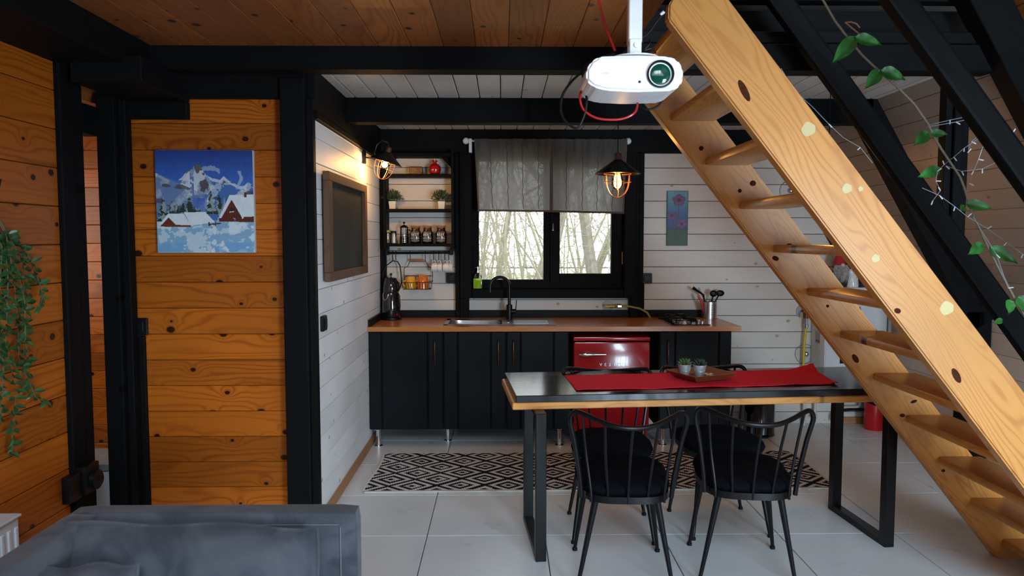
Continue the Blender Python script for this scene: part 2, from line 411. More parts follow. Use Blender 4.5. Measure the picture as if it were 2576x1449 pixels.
FRONT = Matrix.Rotation(math.pi/2, 4, 'X')   # text plane facing the camera (-Y)

# ------------------------------------------------------------------ setting: floor
fl = struct('floor', MB().box((-3.7, -2.6, -.08), (3.6, 6.1, -.009)), GROUT, smooth=False)
tile_me = MB().box((0, 0, -.008), (.597, .597, 0), .0015).mesh('tile', TILE, smooth=False)
for i in range(-7, 6):
    for j in range(-11, 3):
        x0 = .219+.602*i; y0 = 4.30+.6*j
        if x0 > 3.1 or (x0 < -2.2 and y0 < 2.5): continue
        t = bpy.data.objects.new('tile', tile_me); COL.objects.link(t); t.parent = fl; t.location = (x0+.0025, y0+.0025, 0)

# back wall (kitchen) y = 5.98
YB = 5.98
wb = MB()
for a, b in (((-1.1, YB+.02, 0), (-.24, YB+.14, 2.6)), ((.98, YB+.02, 0), (3.3, YB+.14, 2.6)), ((-.24, YB+.02, 0), (.98, YB+.14, 1.10)), ((-.24, YB+.02, 2.30), (.98, YB+.14, 2.6))): wb.box(a, b)
wallb = struct('wall_back', wb, DARK, smooth=False)
Z0 = 1.424
def wplanks(xa, xb, za, zb, gap=.0035, Y=YB, parent=None):
    k = math.floor((za-Z0)/.1327)
    while Z0+.1327*k < zb:
        a = max(za, Z0+.1327*k+gap/2); b = min(zb, Z0+.1327*(k+1)-gap/2); k += 1
        if b-a < .012: continue
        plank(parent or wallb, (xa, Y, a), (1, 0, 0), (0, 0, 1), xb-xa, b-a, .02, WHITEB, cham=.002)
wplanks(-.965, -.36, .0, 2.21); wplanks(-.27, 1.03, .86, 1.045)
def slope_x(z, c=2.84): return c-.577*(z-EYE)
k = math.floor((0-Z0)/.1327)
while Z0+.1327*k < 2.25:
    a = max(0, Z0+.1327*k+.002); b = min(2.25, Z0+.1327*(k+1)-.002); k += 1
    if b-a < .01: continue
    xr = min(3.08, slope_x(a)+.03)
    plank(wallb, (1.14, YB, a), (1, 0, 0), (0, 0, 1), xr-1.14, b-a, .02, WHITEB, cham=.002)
# left kitchen wall x = -.968 (white) with its orange back side
XL = -.968
wl = struct('wall_left_kitchen', MB().box((-1.06, 3.84, 0), (XL-.021, 6.1, 2.42)), DARK, smooth=False)
k = math.floor((0-1.78)/.1327)
while 1.78+.1327*k < 2.125:
    a = max(0.0, 1.78+.1327*k+.0012); b = min(2.125, 1.78+.1327*(k+1)-.0012); k += 1
    if b-a < .01: continue
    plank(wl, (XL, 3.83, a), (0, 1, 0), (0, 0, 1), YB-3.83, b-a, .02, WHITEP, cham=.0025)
tbox((XL-.03, 3.83, 2.16), (XL+.018, 5.9, 2.40)); tbox((XL-.03, 3.83, 2.125), (XL+.006, 5.9, 2.158), WHITEP)
tbox((XL-.02, 3.83, 2.128), (XL+.03, 5.9, 2.166))
bl = struct('baseboard_left', MB().box((XL, 3.83, 0), (XL+.018, 5.98, .055), .003), SKIRT)
# picture wall y = 3.82
YP = 3.82
wp = struct('wall_picture', MB().box((-1.93, YP+.02, 0), (-1.06, YP+.10, 2.42)), DARK, smooth=False)
zk = 1.295; k = math.floor((0-zk)/.1345)
while zk+.1345*k < 2.23:
    a = max(0, zk+.1345*k+.001); b = min(2.23, zk+.1345*(k+1)-.001); k += 1
    if b-a > .01: plank(wp, (-1.95, YP, a), (1, 0, 0), (0, 0, 1), .86, b-a, .018, PINE, cham=.0022)
# left wall x = -1.95
XW = -1.95
ww = struct('wall_left', MB().box((-2.06, -2.6, 0), (XW-.02, 3.30, 2.46)), DARK, smooth=False)
z = -.02
while z < 2.29:
    a = max(0, z+.001); b = min(2.29, z+.166)
    plank(ww, (XW, -2.6, a), (0, 1, 0), (0, 0, 1), 5.9, b-a, .018, PINE, cham=.003); z += .168
# hall behind the opening
hw = struct('wall_hall_back', MB().box((-3.7, 5.04, 0), (-1.06, 5.12, 2.42)), DARK, smooth=False)
z = 0
while z < 2.38:
    plank(hw, (-3.6, 5.02, z+.001), (1, 0, 0), (0, 0, 1), 2.5, .122, .018, PINE, cham=.003); z += .124
h2 = struct('wall_hall_left', MB().box((-3.76, 2.4, 0), (-3.6, 5.1, 2.42)), PINE, smooth=False)
h3 = struct('wall_hall_front', MB().box((-3.7, 2.3, 0), (-2.06, 2.42, 2.42)), PINE, smooth=False)
h4 = struct('ceiling_hall', MB().box((-3.7, 2.3, 2.40), (-2.0, 5.1, 2.46)), PINEC, smooth=False)
h5 = struct('wall_hall_right', MB().box((-2.0, 3.86, 0), (-1.94, 5.1, 2.42)), DARK, smooth=False)
# wood ceiling, boards running away from the camera
wc = struct('ceiling', MB().box((-1.95, 1.2, 2.462), (.62, 3.60, 2.52)).box((.62, 1.2, 2.462), (2.5, 2.5, 2.52)), DARK, smooth=False)
xx = -1.645
while xx < 2.4:
    b = min(.62, xx+.151) if xx < .62 else xx+.151
    L = 2.4 if xx < .55 else 1.3
    plank(wc, (xx+.151 if xx >= .62 else b, 1.2, 2.441), (0, 1, 0), (-1, 0, 0), L, (b-xx), .02, PINEC, cham=.003); xx += .1525
    if .55 < xx < .70: xx = max(xx, .62)
# white kitchen ceiling
kc = struct('ceiling_kitchen', MB().box((-1.06, 3.62, 2.425), (2.42, 6.1, 2.47)), DARK, smooth=False)
xx = -1.02
while xx < 2.36:
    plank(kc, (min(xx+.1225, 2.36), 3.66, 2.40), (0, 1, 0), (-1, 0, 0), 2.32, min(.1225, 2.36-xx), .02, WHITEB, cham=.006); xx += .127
# sloped roof wall on the right and the knee wall
dn = Vector((.577, 0, -1)).normalized()
def slope_panel(name, c, ya, yb, zt, zb_, mod, mat, cham=.003):
    n = Vector((1, 0, .577)).normalized()
    p = [(slope_x(zt, c), zt), (slope_x(zb_, c), zb_)]
    off = (n.x*.021, n.z*.021); o2 = (n.x*.07, n.z*.07)
    mb = MB().prism([(p[0][0]+off[0], p[0][1]+off[1]), (p[1][0]+off[0], p[1][1]+off[1]), (p[1][0]+o2[0], p[1][1]+o2[1]), (p[0][0]+o2[0], p[0][1]+o2[1])], 'y', ya, yb)
    st = struct(name, mb, DARK, smooth=False)
    L = (Vector((p[1][0], 0, p[1][1]))-Vector((p[0][0], 0, p[0][1]))).length; s = 0
    while s < L-.01:
        q = Vector((p[0][0], yb, p[0][1]))+dn*s; w = min(mod-.002, L-s)
        plank(st, q, (0, -1, 0), dn, yb-ya, w, .018, mat, cham=cham); s += mod
    return st
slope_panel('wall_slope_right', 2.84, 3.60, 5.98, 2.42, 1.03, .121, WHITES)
slope_panel('wall_slope_front', 3.02, -2.6, 3.50, 6.2, .9, .13, PINEC)
kw = struct('wall_right', MB().box((3.12, 3.5, 0), (3.2, 6.1, 1.12)), DARK, smooth=False)
z = 0
while z < 1.03:
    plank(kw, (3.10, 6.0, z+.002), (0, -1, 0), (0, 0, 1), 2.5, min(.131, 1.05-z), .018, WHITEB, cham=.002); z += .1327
struct('wall_right_front', MB().box((3.28, -2.6, 0), (3.36, 3.6, 1.2)), WHITEP, smooth=False)
for yy in (5.84, 4.75): tbox((3.075, yy-.035, .05), (3.10, yy, 1.0), WHITEP)
tbox((3.075, 4.75, .985), (3.10, 5.84, 1.015), WHITEP)
br = struct('baseboard_back', MB().box((2.72, YB-.02, 0), (3.1, YB, .055), .003), SKIRT)
# gable end behind the camera: tall glazed front, sloping roof on the left
fw = MB().box((-2.1, -2.72, 0), (3.2, -2.62, 2.6))
for x in (-.9, 0, .9): fw.box((x-.04, -2.7, 2.6), (x+.04, -2.6, 4.4))
struct('wall_front', fw, PINE, smooth=False)
struct('wall_slope_left', MB().prism([(-2.06, 2.2), (-1.90, 2.46), (.3, 6.25), (.3, 6.37), (-2.06, 2.30)], 'y', -2.6, 3.9), PINEC, smooth=False)
struct('wall_loft', MB().box((-2.0, 3.80, 2.44), (3.2, 3.88, 6.3)), DARK, smooth=False)

# ------------------------------------------------------------------ black timbers (setting)
tbox((-1.95, 3.55, 2.314), (2.7, 3.67, 2.44))                         # main beam
tbox((.62, 3.56, 2.445), (2.68, 3.66, 2.50)); tbox((.66, 3.70, 2.52), (2.55, 3.76, 2.64)); tbox((.66, 3.60, 2.655), (2.55, 3.68, 2.72))
tbox((-1.97, -2.6, 2.285), (-1.645, 3.55, 2.46))                      # wall plate on the left
tbox((-1.88, 3.30, 2.20), (-1.57, 3.80, 2.316)); tbox((-1.88, 3.77, 2.118), (-1.575, 3.815, 2.202))
tbox((-1.95, 3.77, 2.222), (-.985, 3.87, 2.40))                       # header above the picture wall
tbox((-1.105, 3.745, 0), (-.982, 3.84, 2.316), cham=.006); tbox((-.985, 3.78, 0), (-.950, 3.835, 2.22))
tbox((-2.04, 3.30, 0), (-1.925, 3.40, 2.29), cham=.008); tbox((-2.04, 3.405, 0), (-1.94, 3.50, 2.29), cham=.012)   # post A
tbox((-1.99, 3.70, 0), (-1.90, 3.80, 2.23), cham=.006); tbox((-1.90, 3.735, 0), (-1.865, 3.80, 2.22)); tbox((-1.865, 3.795, 0), (-1.835, 3.819, 1.02))
tbox((-2.06, 3.48, 2.02), (-1.98, 3.72, 2.16))
tbox((-1.0, 4.60, 2.232), (2.30, 4.72, 2.392))                        # second beam
tbox((-.968, 5.90, 2.20), (2.36, 5.978, 2.392))                       # wall plate of the back wall
tbox((-.985, 5.905, .88), (-.925, 5.978, 2.20))                       # corner batten
tbox((-.372, 5.93, .88), (-.335, 5.975, 2.20)); tbox((-.335, 5.915, .88), (-.262, 5.975, 2.20))
tbox((1.03, 5.915, .88), (1.10, 5.975, 2.20)); tbox((1.10, 5.93, .88), (1.14, 5.975, 2.20))
# A-frame rafters
def rafter(c0, c1, ya, yb, zt, zb_):
    cm = (c0+c1)/2; w = (c1-c0)*math.cos(math.radians(30))
    return trim((slope_x(zt, cm), (ya+yb)/2, zt), (slope_x(zb_, cm), (ya+yb)/2, zb_), w, yb-ya)
rafter(2.80, 3.02, 3.46, 3.58, 3.3, .85); rafter(2.65, 2.84, 4.60, 4.72, 2.40, .98); rafter(2.64, 2.84, 5.88, 5.97, 2.32, .96)
tbox((2.93, 4.60, 0), (3.095, 4.70, 1.06)); tbox((3.04, 5.88, 0), (3.098, 5.97, 1.05))
trim((.5, 3.5, 3.08), (1.9, 3.5, 3.08), .12, .08)
# window casing, frame, sashes
wn = struct('window_1', MB().box((-.245, 5.99, 1.10), (-.184, 6.06, 2.30), .004).box((.93, 6.0, 1.10), (.99, 6.06, 2.30), .004).box((-.245, 5.99, 1.10), (.99, 6.06, 1.188), .004)
            .box((-.245, 5.99, 2.17), (.99, 6.06, 2.32), .004).box((.34, 5.995, 1.15), (.42, 6.06, 2.25), .004).box((-.2, 5.995, 2.143), (.36, 6.05, 2.2), .004), BLACK, smooth=False)
MB().box((.392, 5.975, 1.149), (.469, 6.04, 2.17), .004).box((.887, 5.975, 1.149), (.974, 6.04, 2.17), .004).box((.468, 5.978, 1.150), (.888, 6.038, 1.237), .002).box((.468, 5.978, 2.088), (.888, 6.038, 2.169), .002).build('sash', BLACK, wn, smooth=False)
MB().box((-.19, 6.03, 1.18), (.345, 6.036, 2.15)).build('pane', PANE, wn, smooth=False)
MB().box((.465, 6.02, 1.23), (.89, 6.026, 2.09)).build('pane', PANE, wn, smooth=False)
for a, b in (((-.335, 5.905, 1.043), (-.24, 5.99, 2.33)), ((.98, 5.905, 1.043), (1.078, 5.99, 2.33)), ((-.24, 5.905, 1.043), (.98, 5.99, 1.118)), ((-.24, 5.905, 2.27), (.98, 5.99, 2.33))):
    MB().box(a, b, .005).build('casing', BLACK, wn, smooth=False)
h = MB(); c = at(1390.5, 560, Y=5.99)
h.box((c.x-.016, 5.985, c.z-.068), (c.x+.016, 5.997, c.z+.068), .005); h.tube([(c.x, 5.985, c.z-.01), (c.x, 5.955, c.z-.01), (c.x, 5.95, c.z-.055)], .008); h.sphere((c.x, 5.95, c.z-.06), .011)
o = h.build('window_handle', CHROME, wn); o['label'] = 'chrome window handle'
hg = at(1565, 649, Y=5.97); MB().bar((hg.x, 5.965, hg.z-.05), (hg.x, 5.965, hg.z+.05), .006).build('hinge', CHROME, wn)

# ------------------------------------------------------------------ curtain
def curtain_pin(x0, x1, zb0, zb1, xt0, xt1, label):
    T = thing('cafe_curtain', label, 'curtain', ((x0+x1)/2, 5.838, 1.9), group=None)
    ox = (x0+x1)/2
    def fn(u, v):
        z = (2.298+(1-abs(2*u-1))*.0)*(v)+(zb0*(1-u)+zb1*u)*(1-v)
        xa = xt0*v+x0*(1-v); xb = xt1*v+x1*(1-v)
        x = xa+(xb-xa)*u
        y = .010*math.sin(u*31+.8*math.sin(v*3))*(.4+.6*v)+.007*math.sin(u*70)*v**6+.006*math.sin(u*13+v*4)+.004*math.sin(u*47+v*9)*(1-v)
        if v > .93: y += .004*math.sin(u*240)
        return (x-ox, y, z-1.9)
    MB().grid(110, 26, fn).build('cloth', CURT, T, angle=80)
    e = MB()
    e.tube([Vector(fn(i/60, 0))+Vector((0, -.003, .007)) for i in range(61)], .008, 5); e.tube([Vector(fn(0, i/20))+Vector((.006, -.003, 0)) for i in range(20)], .006, 5); e.tube([Vector(fn(1, i/20))+Vector((-.006, -.003, 0)) for i in range(20)], .006, 5)
    e.build('hem', HEM, T)
    s = MB()
    for q in (.2, .42, .62, .83): s.tube([Vector(fn(q+.006*math.sin(j*1.7), j/24))+Vector((0, -.004, 0)) for j in range(1, 24)], .0022, 4)
    s.build('tuck_seam', HEM, T)
curtain_pin(-.186, .388, 1.735, 1.728, -.215, .39, 'left half of the grey linen cafe curtain')
curtain_pin(.392, .965, 1.728, 1.715, .39, .985, 'right half of the grey linen cafe curtain, behind the pendant lamp')
rd = thing('curtain_rod', 'white curtain rod with ball finials above the window', 'curtain rod', (.38, 5.865, 2.285))
MB().bar((-.64, 0, 0), (.64, 0, 0), .007).build('rod', WHPL, rd)
for sx, px in ((-1, 1172), (1, 1580)):
    x = at(px, 357, Y=5.865).x-.38
    MB().sphere((x, 0, 0), .026).build('finial', WHPL, rd)
    MB().box((x-sx*.035-.012, -.012, -.09), (x-sx*.035+.012, .05, .018), .003).build('bracket', WHPL, rd)

# ------------------------------------------------------------------ outside: bare trees and grass
tag(MB().box((-16, 6.3, -.5), (16, 40, -.3)).build('grass', GRASS), 'pale winter grass on the ground outside the window', 'grass', kind='stuff')
rng = random.Random(3)
def branch(mb, p, d, L, r, depth):
    pts = [p]; q = p.copy(); dd = d.copy(); rs = [r]; n = 5
    for i in range(n):
        dd = (dd+Vector((rng.uniform(-.28, .28), rng.uniform(-.2, .2), rng.uniform(-.1, .2)))).normalized(); q = q+dd*L/n; pts.append(q.copy()); rs.append(r*(1-.6*(i+1)/n))
        if depth > 0 and i > 0:
            for _ in range(2 if depth > 1 else 3):
                a = rng.uniform(0, 6.28); nd = (dd*.55+Vector((math.cos(a), math.sin(a)*.6, rng.uniform(-.1, .7)))).normalized()
                branch(mb, q, nd, L*rng.uniform(.35, .6), rs[-1]*.55, depth-1)
    mb.tube(pts, rs, 5, cap=False)
spots = [(-.95, 11.0, .15, 'broad pale trunk seen through the left pane, nearest the soap bottle'), (.55, 12.5, .17, 'dark rough trunk near the middle of the left window pane'), (1.42, 10.5, .10, 'slim pale leaning tree seen through the right pane'),
         (2.6, 14, .13, 'bare tree at the right edge of the right pane'), (-.1, 15, .08, 'thin bare tree far behind in the left pane'), (2.0, 17, .12, 'grey bare tree far behind in the right pane')]
for i, (x, y, r, lab) in enumerate(spots):
    mb = MB(); branch(mb, Vector((0, 0, 0)), Vector((.05*(i % 3-1), 0, 1)), 6.5, r, 3)
    tag(mb.build('bare_tree', BARK, loc=(x, y, -.35), smooth=False), lab, 'tree', 'bare trees outside the window')
mb = MB()
for i in range(130):
    x = rng.uniform(-4, 6); y = rng.uniform(9, 20); q = Vector((x, y, -.35)); d = Vector((rng.uniform(-.3, .3), 0, 1)); L = rng.uniform(2, 5); pts = [q]
    for k in range(5): d = (d+Vector((rng.uniform(-.2, .2), 0, .05))).normalized(); pts.append(pts[-1]+d*L/5)
    mb.tube(pts, [.022, .02, .017, .013, .009, .004], 4, cap=False)
for i in range(1500):
    p = Vector((rng.uniform(-2.2, 3.6), rng.uniform(9.5, 16), rng.uniform(-.2, 3.2))); d = Vector((rng.uniform(-1, 1), 0, rng.uniform(-.3, .8))).normalized()
    mb.tube([p, p+d*.35+Vector((0, 0, .06)), p+d*.8], [.007, .0055, .0025], 3, cap=False)
tag(mb.build('thicket', TWIG, smooth=False), 'thicket of bare twigs and saplings outside the window', 'thicket', kind='stuff')
fe = thing('fence', 'low dark wire fence behind the trees outside', 'fence', (0, 13, -.3))
for k in range(9): MB().box((-4+k*1.2, 0, 0), (-3.92+k*1.2, .08, 1.35)).build('fence_post', TWIG, fe, smooth=False)
for zz in (.6, 1.0, 1.3): MB().box((-4, .03, zz), (5.7, .05, zz+.025)).build('fence_rail', BARK, fe, smooth=False)

# ------------------------------------------------------------------ kitchen cabinets and worktop
CT = .885; YF = 5.33
def cabinet(x0, x1, splits, handle_px, hinge, label, group='black kitchen base cabinets', feet=()):
    T = thing('base_cabinet', label, 'cabinet', (x0, YF, 0), group=group)
    w = x1-x0
    MB().box((.002, .022, .125), (w-.002, .62, CT-.036)).build('body', CABB, T, smooth=False)
    D = MB().box((.003, .010, .13), (w-.003, .020, CT-.04)).build('door', DARK, T, smooth=False)
    xs = [0.003]+[s-x0 for s in splits]+[w-.003]
    for a, b in zip(xs[:-1], xs[1:]):
        MB().box((a+.004, -.004, .13), (b-.004, .012, CT-.04), .004).build('board', CABB, D, smooth=False)
        if b < w-.01: MB().bar((b, .004, .131), (b, .004, CT-.041), .0035, seg=6).build('bead', CABB, D)
    if handle_px:
        hp = at(handle_px, 886, Y=YF-.02); hx = hp.x-x0; z = hp.z
        M = MB(); M.mi = 0
        prof = [(.002, -.098), (.004, -.094), (.002, -.088), (.006, -.083), (.003, -.077), (.0055, -.070), (.0065, 0), (.0055, .070), (.003, .077), (.006, .083), (.002, .088), (.004, .094), (.002, .098)]
        M.lathe(prof, (hx, -.028, z), 10)
        for s in (-.078, .078): M.bar((hx, -.004, z+s), (hx, -.026, z+s), .0035)
        o = M.build('handle', plain('dark_bronze', (.10, .035, .022), .35, metal=.7), D); o['label'] = 'turned dark bronze handle'
    for fx, fy in feet:
        F = MB().lathe([(.031, 0), (.031, .006), (.017, .008), (.017, .12), (.024, .121), (.024, .126)], (fx-x0, fy-YF, 0), 16).build('leg', CHROME, T); F['label'] = 'chrome tubular leg'
    return T
X = lambda px, y=900, Y=YF: round(at(px, y, Y=Y).x, 3)
xa, xb, xc, xd = -.966, X(1114.5), X(1273), X(1432)
cabinet(xa, xb, [X(960.5), X(1076)], 1094, 0, 'black base cabinet in the corner under the kettle', feet=[(-.905, 5.36)])
cabinet(xb, xc, [X(1152), X(1235)], 1254, 0, 'black base cabinet under the sink basin', feet=[(xb+.02, 5.50)])
cabinet(xc, xd, [X(1310), X(1393)], 1292, 0, 'black base cabinet under the sink drainer, left of the red fridge', feet=[(X(1408, 1100), 5.36)])
xe, xf = X(1658), X(1841)
cabinet(xe, xf, [X(1698), X(1808)], 1681, 0, 'black base cabinet under the hob at the right end', feet=[(X(1669, 1100), 5.36), (xf-.05, 5.36)])
# worktop, with cut-out for the basin
wt = thing('worktop', 'long oiled wooden kitchen worktop on the black cabinets', 'worktop', (0, 5.3, CT))
sx0, sx1, sy0, sy1 = -.43, .40, 5.40, 5.83
def wslab(x0, x1, y0, y1):
    o = MB().box((0, 0, -.034), (x1-x0, y1-y0, 0)).build('slab', OAK, wt, smooth=False); o.location = (x0, y0-5.3, 0); return o
WE = 1.735
full = MB()
for (a0, a1, b0, b1) in ((-.966, sx0+.02, 5.30, 5.975), (sx0+.02, .0, 5.30, sy0+.02), (sx0+.02, .0, sy1-.02, 5.975), (0, WE, 5.30, 5.975)):
    full.box((a0, b0-5.3, -.034), (a1, b1-5.3, 0))
o = full.build('slab', OAK, wt, smooth=False)
for a, b, lab in (((-.966, 5.955, CT), (1.70, 5.976, CT+.058), 'black upstand along the back of the worktop'), ((-.964, 5.32, CT), (-.946, 5.955, CT+.05), 'black upstand along the left end of the worktop')):
    tag(MB().box(a, b, .003).build('upstand', CABB, smooth=False), lab, 'upstand')
# sink
sk = thing('kitchen_sink', 'stainless inset sink with drainer grooves in the wooden worktop', 'sink', (0, sy0, CT))
s = MB()
s.box((sx0, 0, 0), (sx0+.035, sy1-sy0, .004), .002).box((0, 0, 0), (sx1, sy1-sy0, .004), .002).box((sx0, 0, 0), (0, .04, .004), .002).box((sx0, sy1-sy0-.11, 0), (0, sy1-sy0, .004), .002)
s.build('rim', STEEL, sk)
bs = MB(); n = 32; rings = [(1, .003), (.99, -.01), (.96, -.12), (.90, -.145), (.3, -.15)]
vs = []; fs = []
for q, z in rings:
    for k in range(n):
        a = 2*math.pi*k/n; ca, sa = math.cos(a), math.sin(a)
        vs.append((-.205+.195*q*abs(ca)**.45*(1 if ca > 0 else -1), .18+.145*q*abs(sa)**.45*(1 if sa > 0 else -1), z))
for i in range(len(rings)-1):
    for k in range(n): fs.append((i*n+k, i*n+(k+1) % n, (i+1)*n+(k+1) % n, (i+1)*n+k))
fs.append(tuple(4*n+k for k in range(n))); bs.add(vs, fs); bs.build('basin', STEEL, sk)
g = MB()
for k in range(7): g.box((.09, .06+k*.035, .004), (.35, .068+k*.035, .007), .001)
g.build('drainer_ridges', STEEL, sk)
MB().lathe([(.03, .004), (.03, .006), (.012, .007)], (.045, .17, 0), 16).build('overflow_plug', STEEL, sk)
# tap
tp = thing('kitchen_tap', 'matt black swan neck tap standing behind the sink', 'tap', (at(1281, 800, Z=CT).x, 5.80, CT+.004))
bz = at(1275, 768, Y=5.80).z-CT
MB().lathe([(.027, 0), (.027, .008), (.024, .01), (.024, bz), (.013, bz+.004)], seg=18).build('base', METB, tp)
r = .075; zt = at(1250, 698, Y=5.8).z-CT-r
pts = [(0, 0, bz), (0, 0, zt)]+[(-r+r*math.cos(a), -.0, zt+r*math.sin(a)) for a in [math.pi*k/12 for k in range(1, 13)]]+[(-2*r, 0, zt-.02), (-2*r, 0, zt-.045)]
pts = [(x, y-.35*abs(x), z) for x, y, z in pts]
MB().tube(pts, .0125, 12).build('spout', METB, tp)
e = MB().bar((.0, 0, .06), (.052, 0, .06), .019, .019, 14); e.bar((.05, 0, .058), (.056, 0, .150), .0045, .0035); e.build('lever', METB, tp)
# soap bottle on the sill
sp = at(1202, 724, Y=5.945); B = thing('soap_dispenser', 'clear pump bottle of green dish soap on the window sill', 'soap bottle', (sp.x, 5.945, 1.119))
MB().box((-.036, -.022, 0), (.036, .022, .085), .008).build('soap', SOAPG, B)
MB().lathe([(.036, .086), (.030, .105), (.014, .122), (.013, .130)], seg=14, M=Matrix.Diagonal((1, .6, 1))).build('bottle', JARG, B)
MB().lathe([(.013, .128), (.013, .146), (.005, .148), (.005, .165), (.013, .166), (.013, .176)], seg=12).bar((0, 0, .172), (-.028, -.01, .17), .005).build('pump', CHROME, B)
# fridge
fx0, fx1 = X(1443, 950, 5.34), X(1634, 950, 5.34); fw_ = fx1-fx0
FR = thing('fridge', 'small red retro fridge under the worktop between black cabinets', 'fridge', (fx0, 5.34, 0))
MB().box((0, .06, .04), (fw_, .60, .74), .012).build('body', REDF, FR)
MB().box((-.004, 0, .775), (fw_+.004, .60, .805), .01).build('top', REDF, FR)
MB().box((0, 0, .10), (fw_, .055, .768), .012).build('door', REDF, FR)
h = MB(); hx = X(1490, 892, 5.34)-fx0; hz = at(1490, 892, Y=5.31).z
prof = [(.004, -.10), (.010, -.092), (.020, -.07), (.020, -.045), (.013, .0), (.009, .06), (.006, .098), (.002, .10)]
h.lathe(prof, (hx, -.028, hz), 14, Matrix.Rotation(math.pi/2, 3, 'Y')); h.box((hx-.075, -.02, hz-.012), (hx-.035, .002, hz+.012), .004)
h.build('handle', CHROME, FR)['label'] = 'tapered chrome door handle'
for i, ch in enumerate('VESTEL'):
    xq = X(1512+i*11.4, 918, 5.33)-fx0
    text(ch, .030, CHROME, FR, Matrix.Translation((xq, -.0015, at(1540, 918, Y=5.33).z)) @ FRONT, bold=.0006)
MB().box((.03, .08, 0), (.07, .12, .04)).box((fw_-.07, .08, 0), (fw_-.03, .12, .04)).box((.03, .5, 0), (.07, .54, .04)).box((fw_-.07, .5, 0), (fw_-.03, .54, .04)).build('feet', MATB, FR)
# hob
hb = thing('gas_hob', 'black glass two burner gas hob set in the worktop', 'hob', (0, 0, CT))
c0, c1, c2, c3 = at(1703, 812, Z=CT+.006), at(1803, 814, Z=CT+.006), at(1800, 797, Z=CT+.006), at(1664, 796, Z=CT+.006)
hx0, hx1, hy0, hy1 = 1.245, 1.535, 5.38, 5.86
MB().box((hx0, hy0, 0), (hx1, hy1, .007), .002).build('glass_plate', GLOB, hb)
for by, lab in ((5.50, 'front'), (5.73, 'rear')):
    MB().lathe([(.05, .007), (.05, .014), (.038, .016), (.038, .022), (.02, .026)], (1.365, by, 0), 20).build('burner', STEEL, hb)
    pp = MB()
    for k in range(4):
        a = math.pi/4+k*math.pi/2; ca, sa = math.cos(a), math.sin(a)
        pp.tube([(1.365+ca*.105, by+sa*.105, .008), (1.365+ca*.105, by+sa*.105, .040), (1.365+ca*.03, by+sa*.03, .042)], .005, 6)
    pp.tube([(1.365+.105*math.cos(math.pi/4+k*math.pi/2), by+.105*math.sin(math.pi/4+k*math.pi/2), .030) for k in range(4)], .005, 6, closed=True)
    pp.build('pan_support', METB, hb)
for ky in (5.45, 5.55): MB().lathe([(.018, .007), (.017, .022), (.012, .024)], (1.49, ky, 0), 14).build('knob', STEEL, hb)
# utensil holder
U0 = at(1780, 799, Z=CT); uh = thing('utensil_holder', 'perforated steel utensil pot on the worktop behind the hob', 'utensil holder', (U0.x, 5.87, CT))
R_ = .060; hH = .135
cy = MB(); ns, nr = 48, 18
for j in range(nr):
    for k in range(ns):
        if j % 2 == 0 and 2 < j < nr-2 and k % 4 == 0: continue
        a0, a1 = 2*math.pi*k/ns, 2*math.pi*(k+1)/ns; z0, z1 = hH*j/nr, hH*(j+1)/nr
        cy.add([(R_*math.cos(a0), R_*math.sin(a0), z0), (R_*math.cos(a1), R_*math.sin(a1), z0), (R_*math.cos(a1), R_*math.sin(a1), z1), (R_*math.cos(a0), R_*math.sin(a0), z1)], [(0, 1, 2, 3)])
cy.lathe([(R_*.96, .002), (R_*.96, .004)], seg=24); cy.tube([(R_*math.cos(2*math.pi*k/24), R_*math.sin(2*math.pi*k/24), hH) for k in range(24)], .002, 5, closed=True)
cy.build('pot', STEEL, uh, angle=30)
MB().lathe([(R_*.93, .003), (R_*.93, hH-.01)], seg=24, cap=False).build('dark_liner', DARK, uh)
UB = Vector((U0.x, 5.87, CT))
def uten(name, label, pts, r, head=None, mat=MATB):
    q = Vector(pts[0]); T = MB(); T.tube([Vector(p)-q for p in pts], r, 8)
    if head: head(T, Vector(pts[-1])-q)
    return tag(T.build(name, mat, loc=q), label, 'utensil', 'utensils in the steel pot')
a = lambda px, py, Y=5.87: at(px, py, Y=Y)
uten('spatula', 'black flat handled spatula leaning far left out of the steel pot', [a(1775, 790), a(1770, 742), a(1743, 724)], [.006, .007, .013])
uten('knife', 'red handled knife leaning left in the steel pot', [a(1772, 792, 5.85), a(1764, 757, 5.84), a(1756, 742, 5.84)], [.006, .009, .009], mat=REDP)
uten('tongs', 'silvery grey slim utensil behind the black spatula', [a(1778, 792, 5.88), a(1770, 750, 5.89), a(1758, 724, 5.89)], [.004, .005, .008], mat=GREYP)
def ladle(T, e): T.sphere(e+Vector((.0, -.01, .012)), .030, 1, .5, .9)
uten('ladle', 'black ladle with its rounded bowl up, in the steel pot', [a(1782, 792), a(1791, 757), a(1794, 742)], .006, ladle)
def spoon(T, e): T.sphere(e+Vector((.012, 0, .014)), .034, 1, .4, .75)
uten('serving_spoon', 'black serving spoon leaning right, rightmost in the steel pot', [a(1786, 792, 5.89), a(1800, 757, 5.89), a(1808, 742, 5.89)], .0065, spoon)
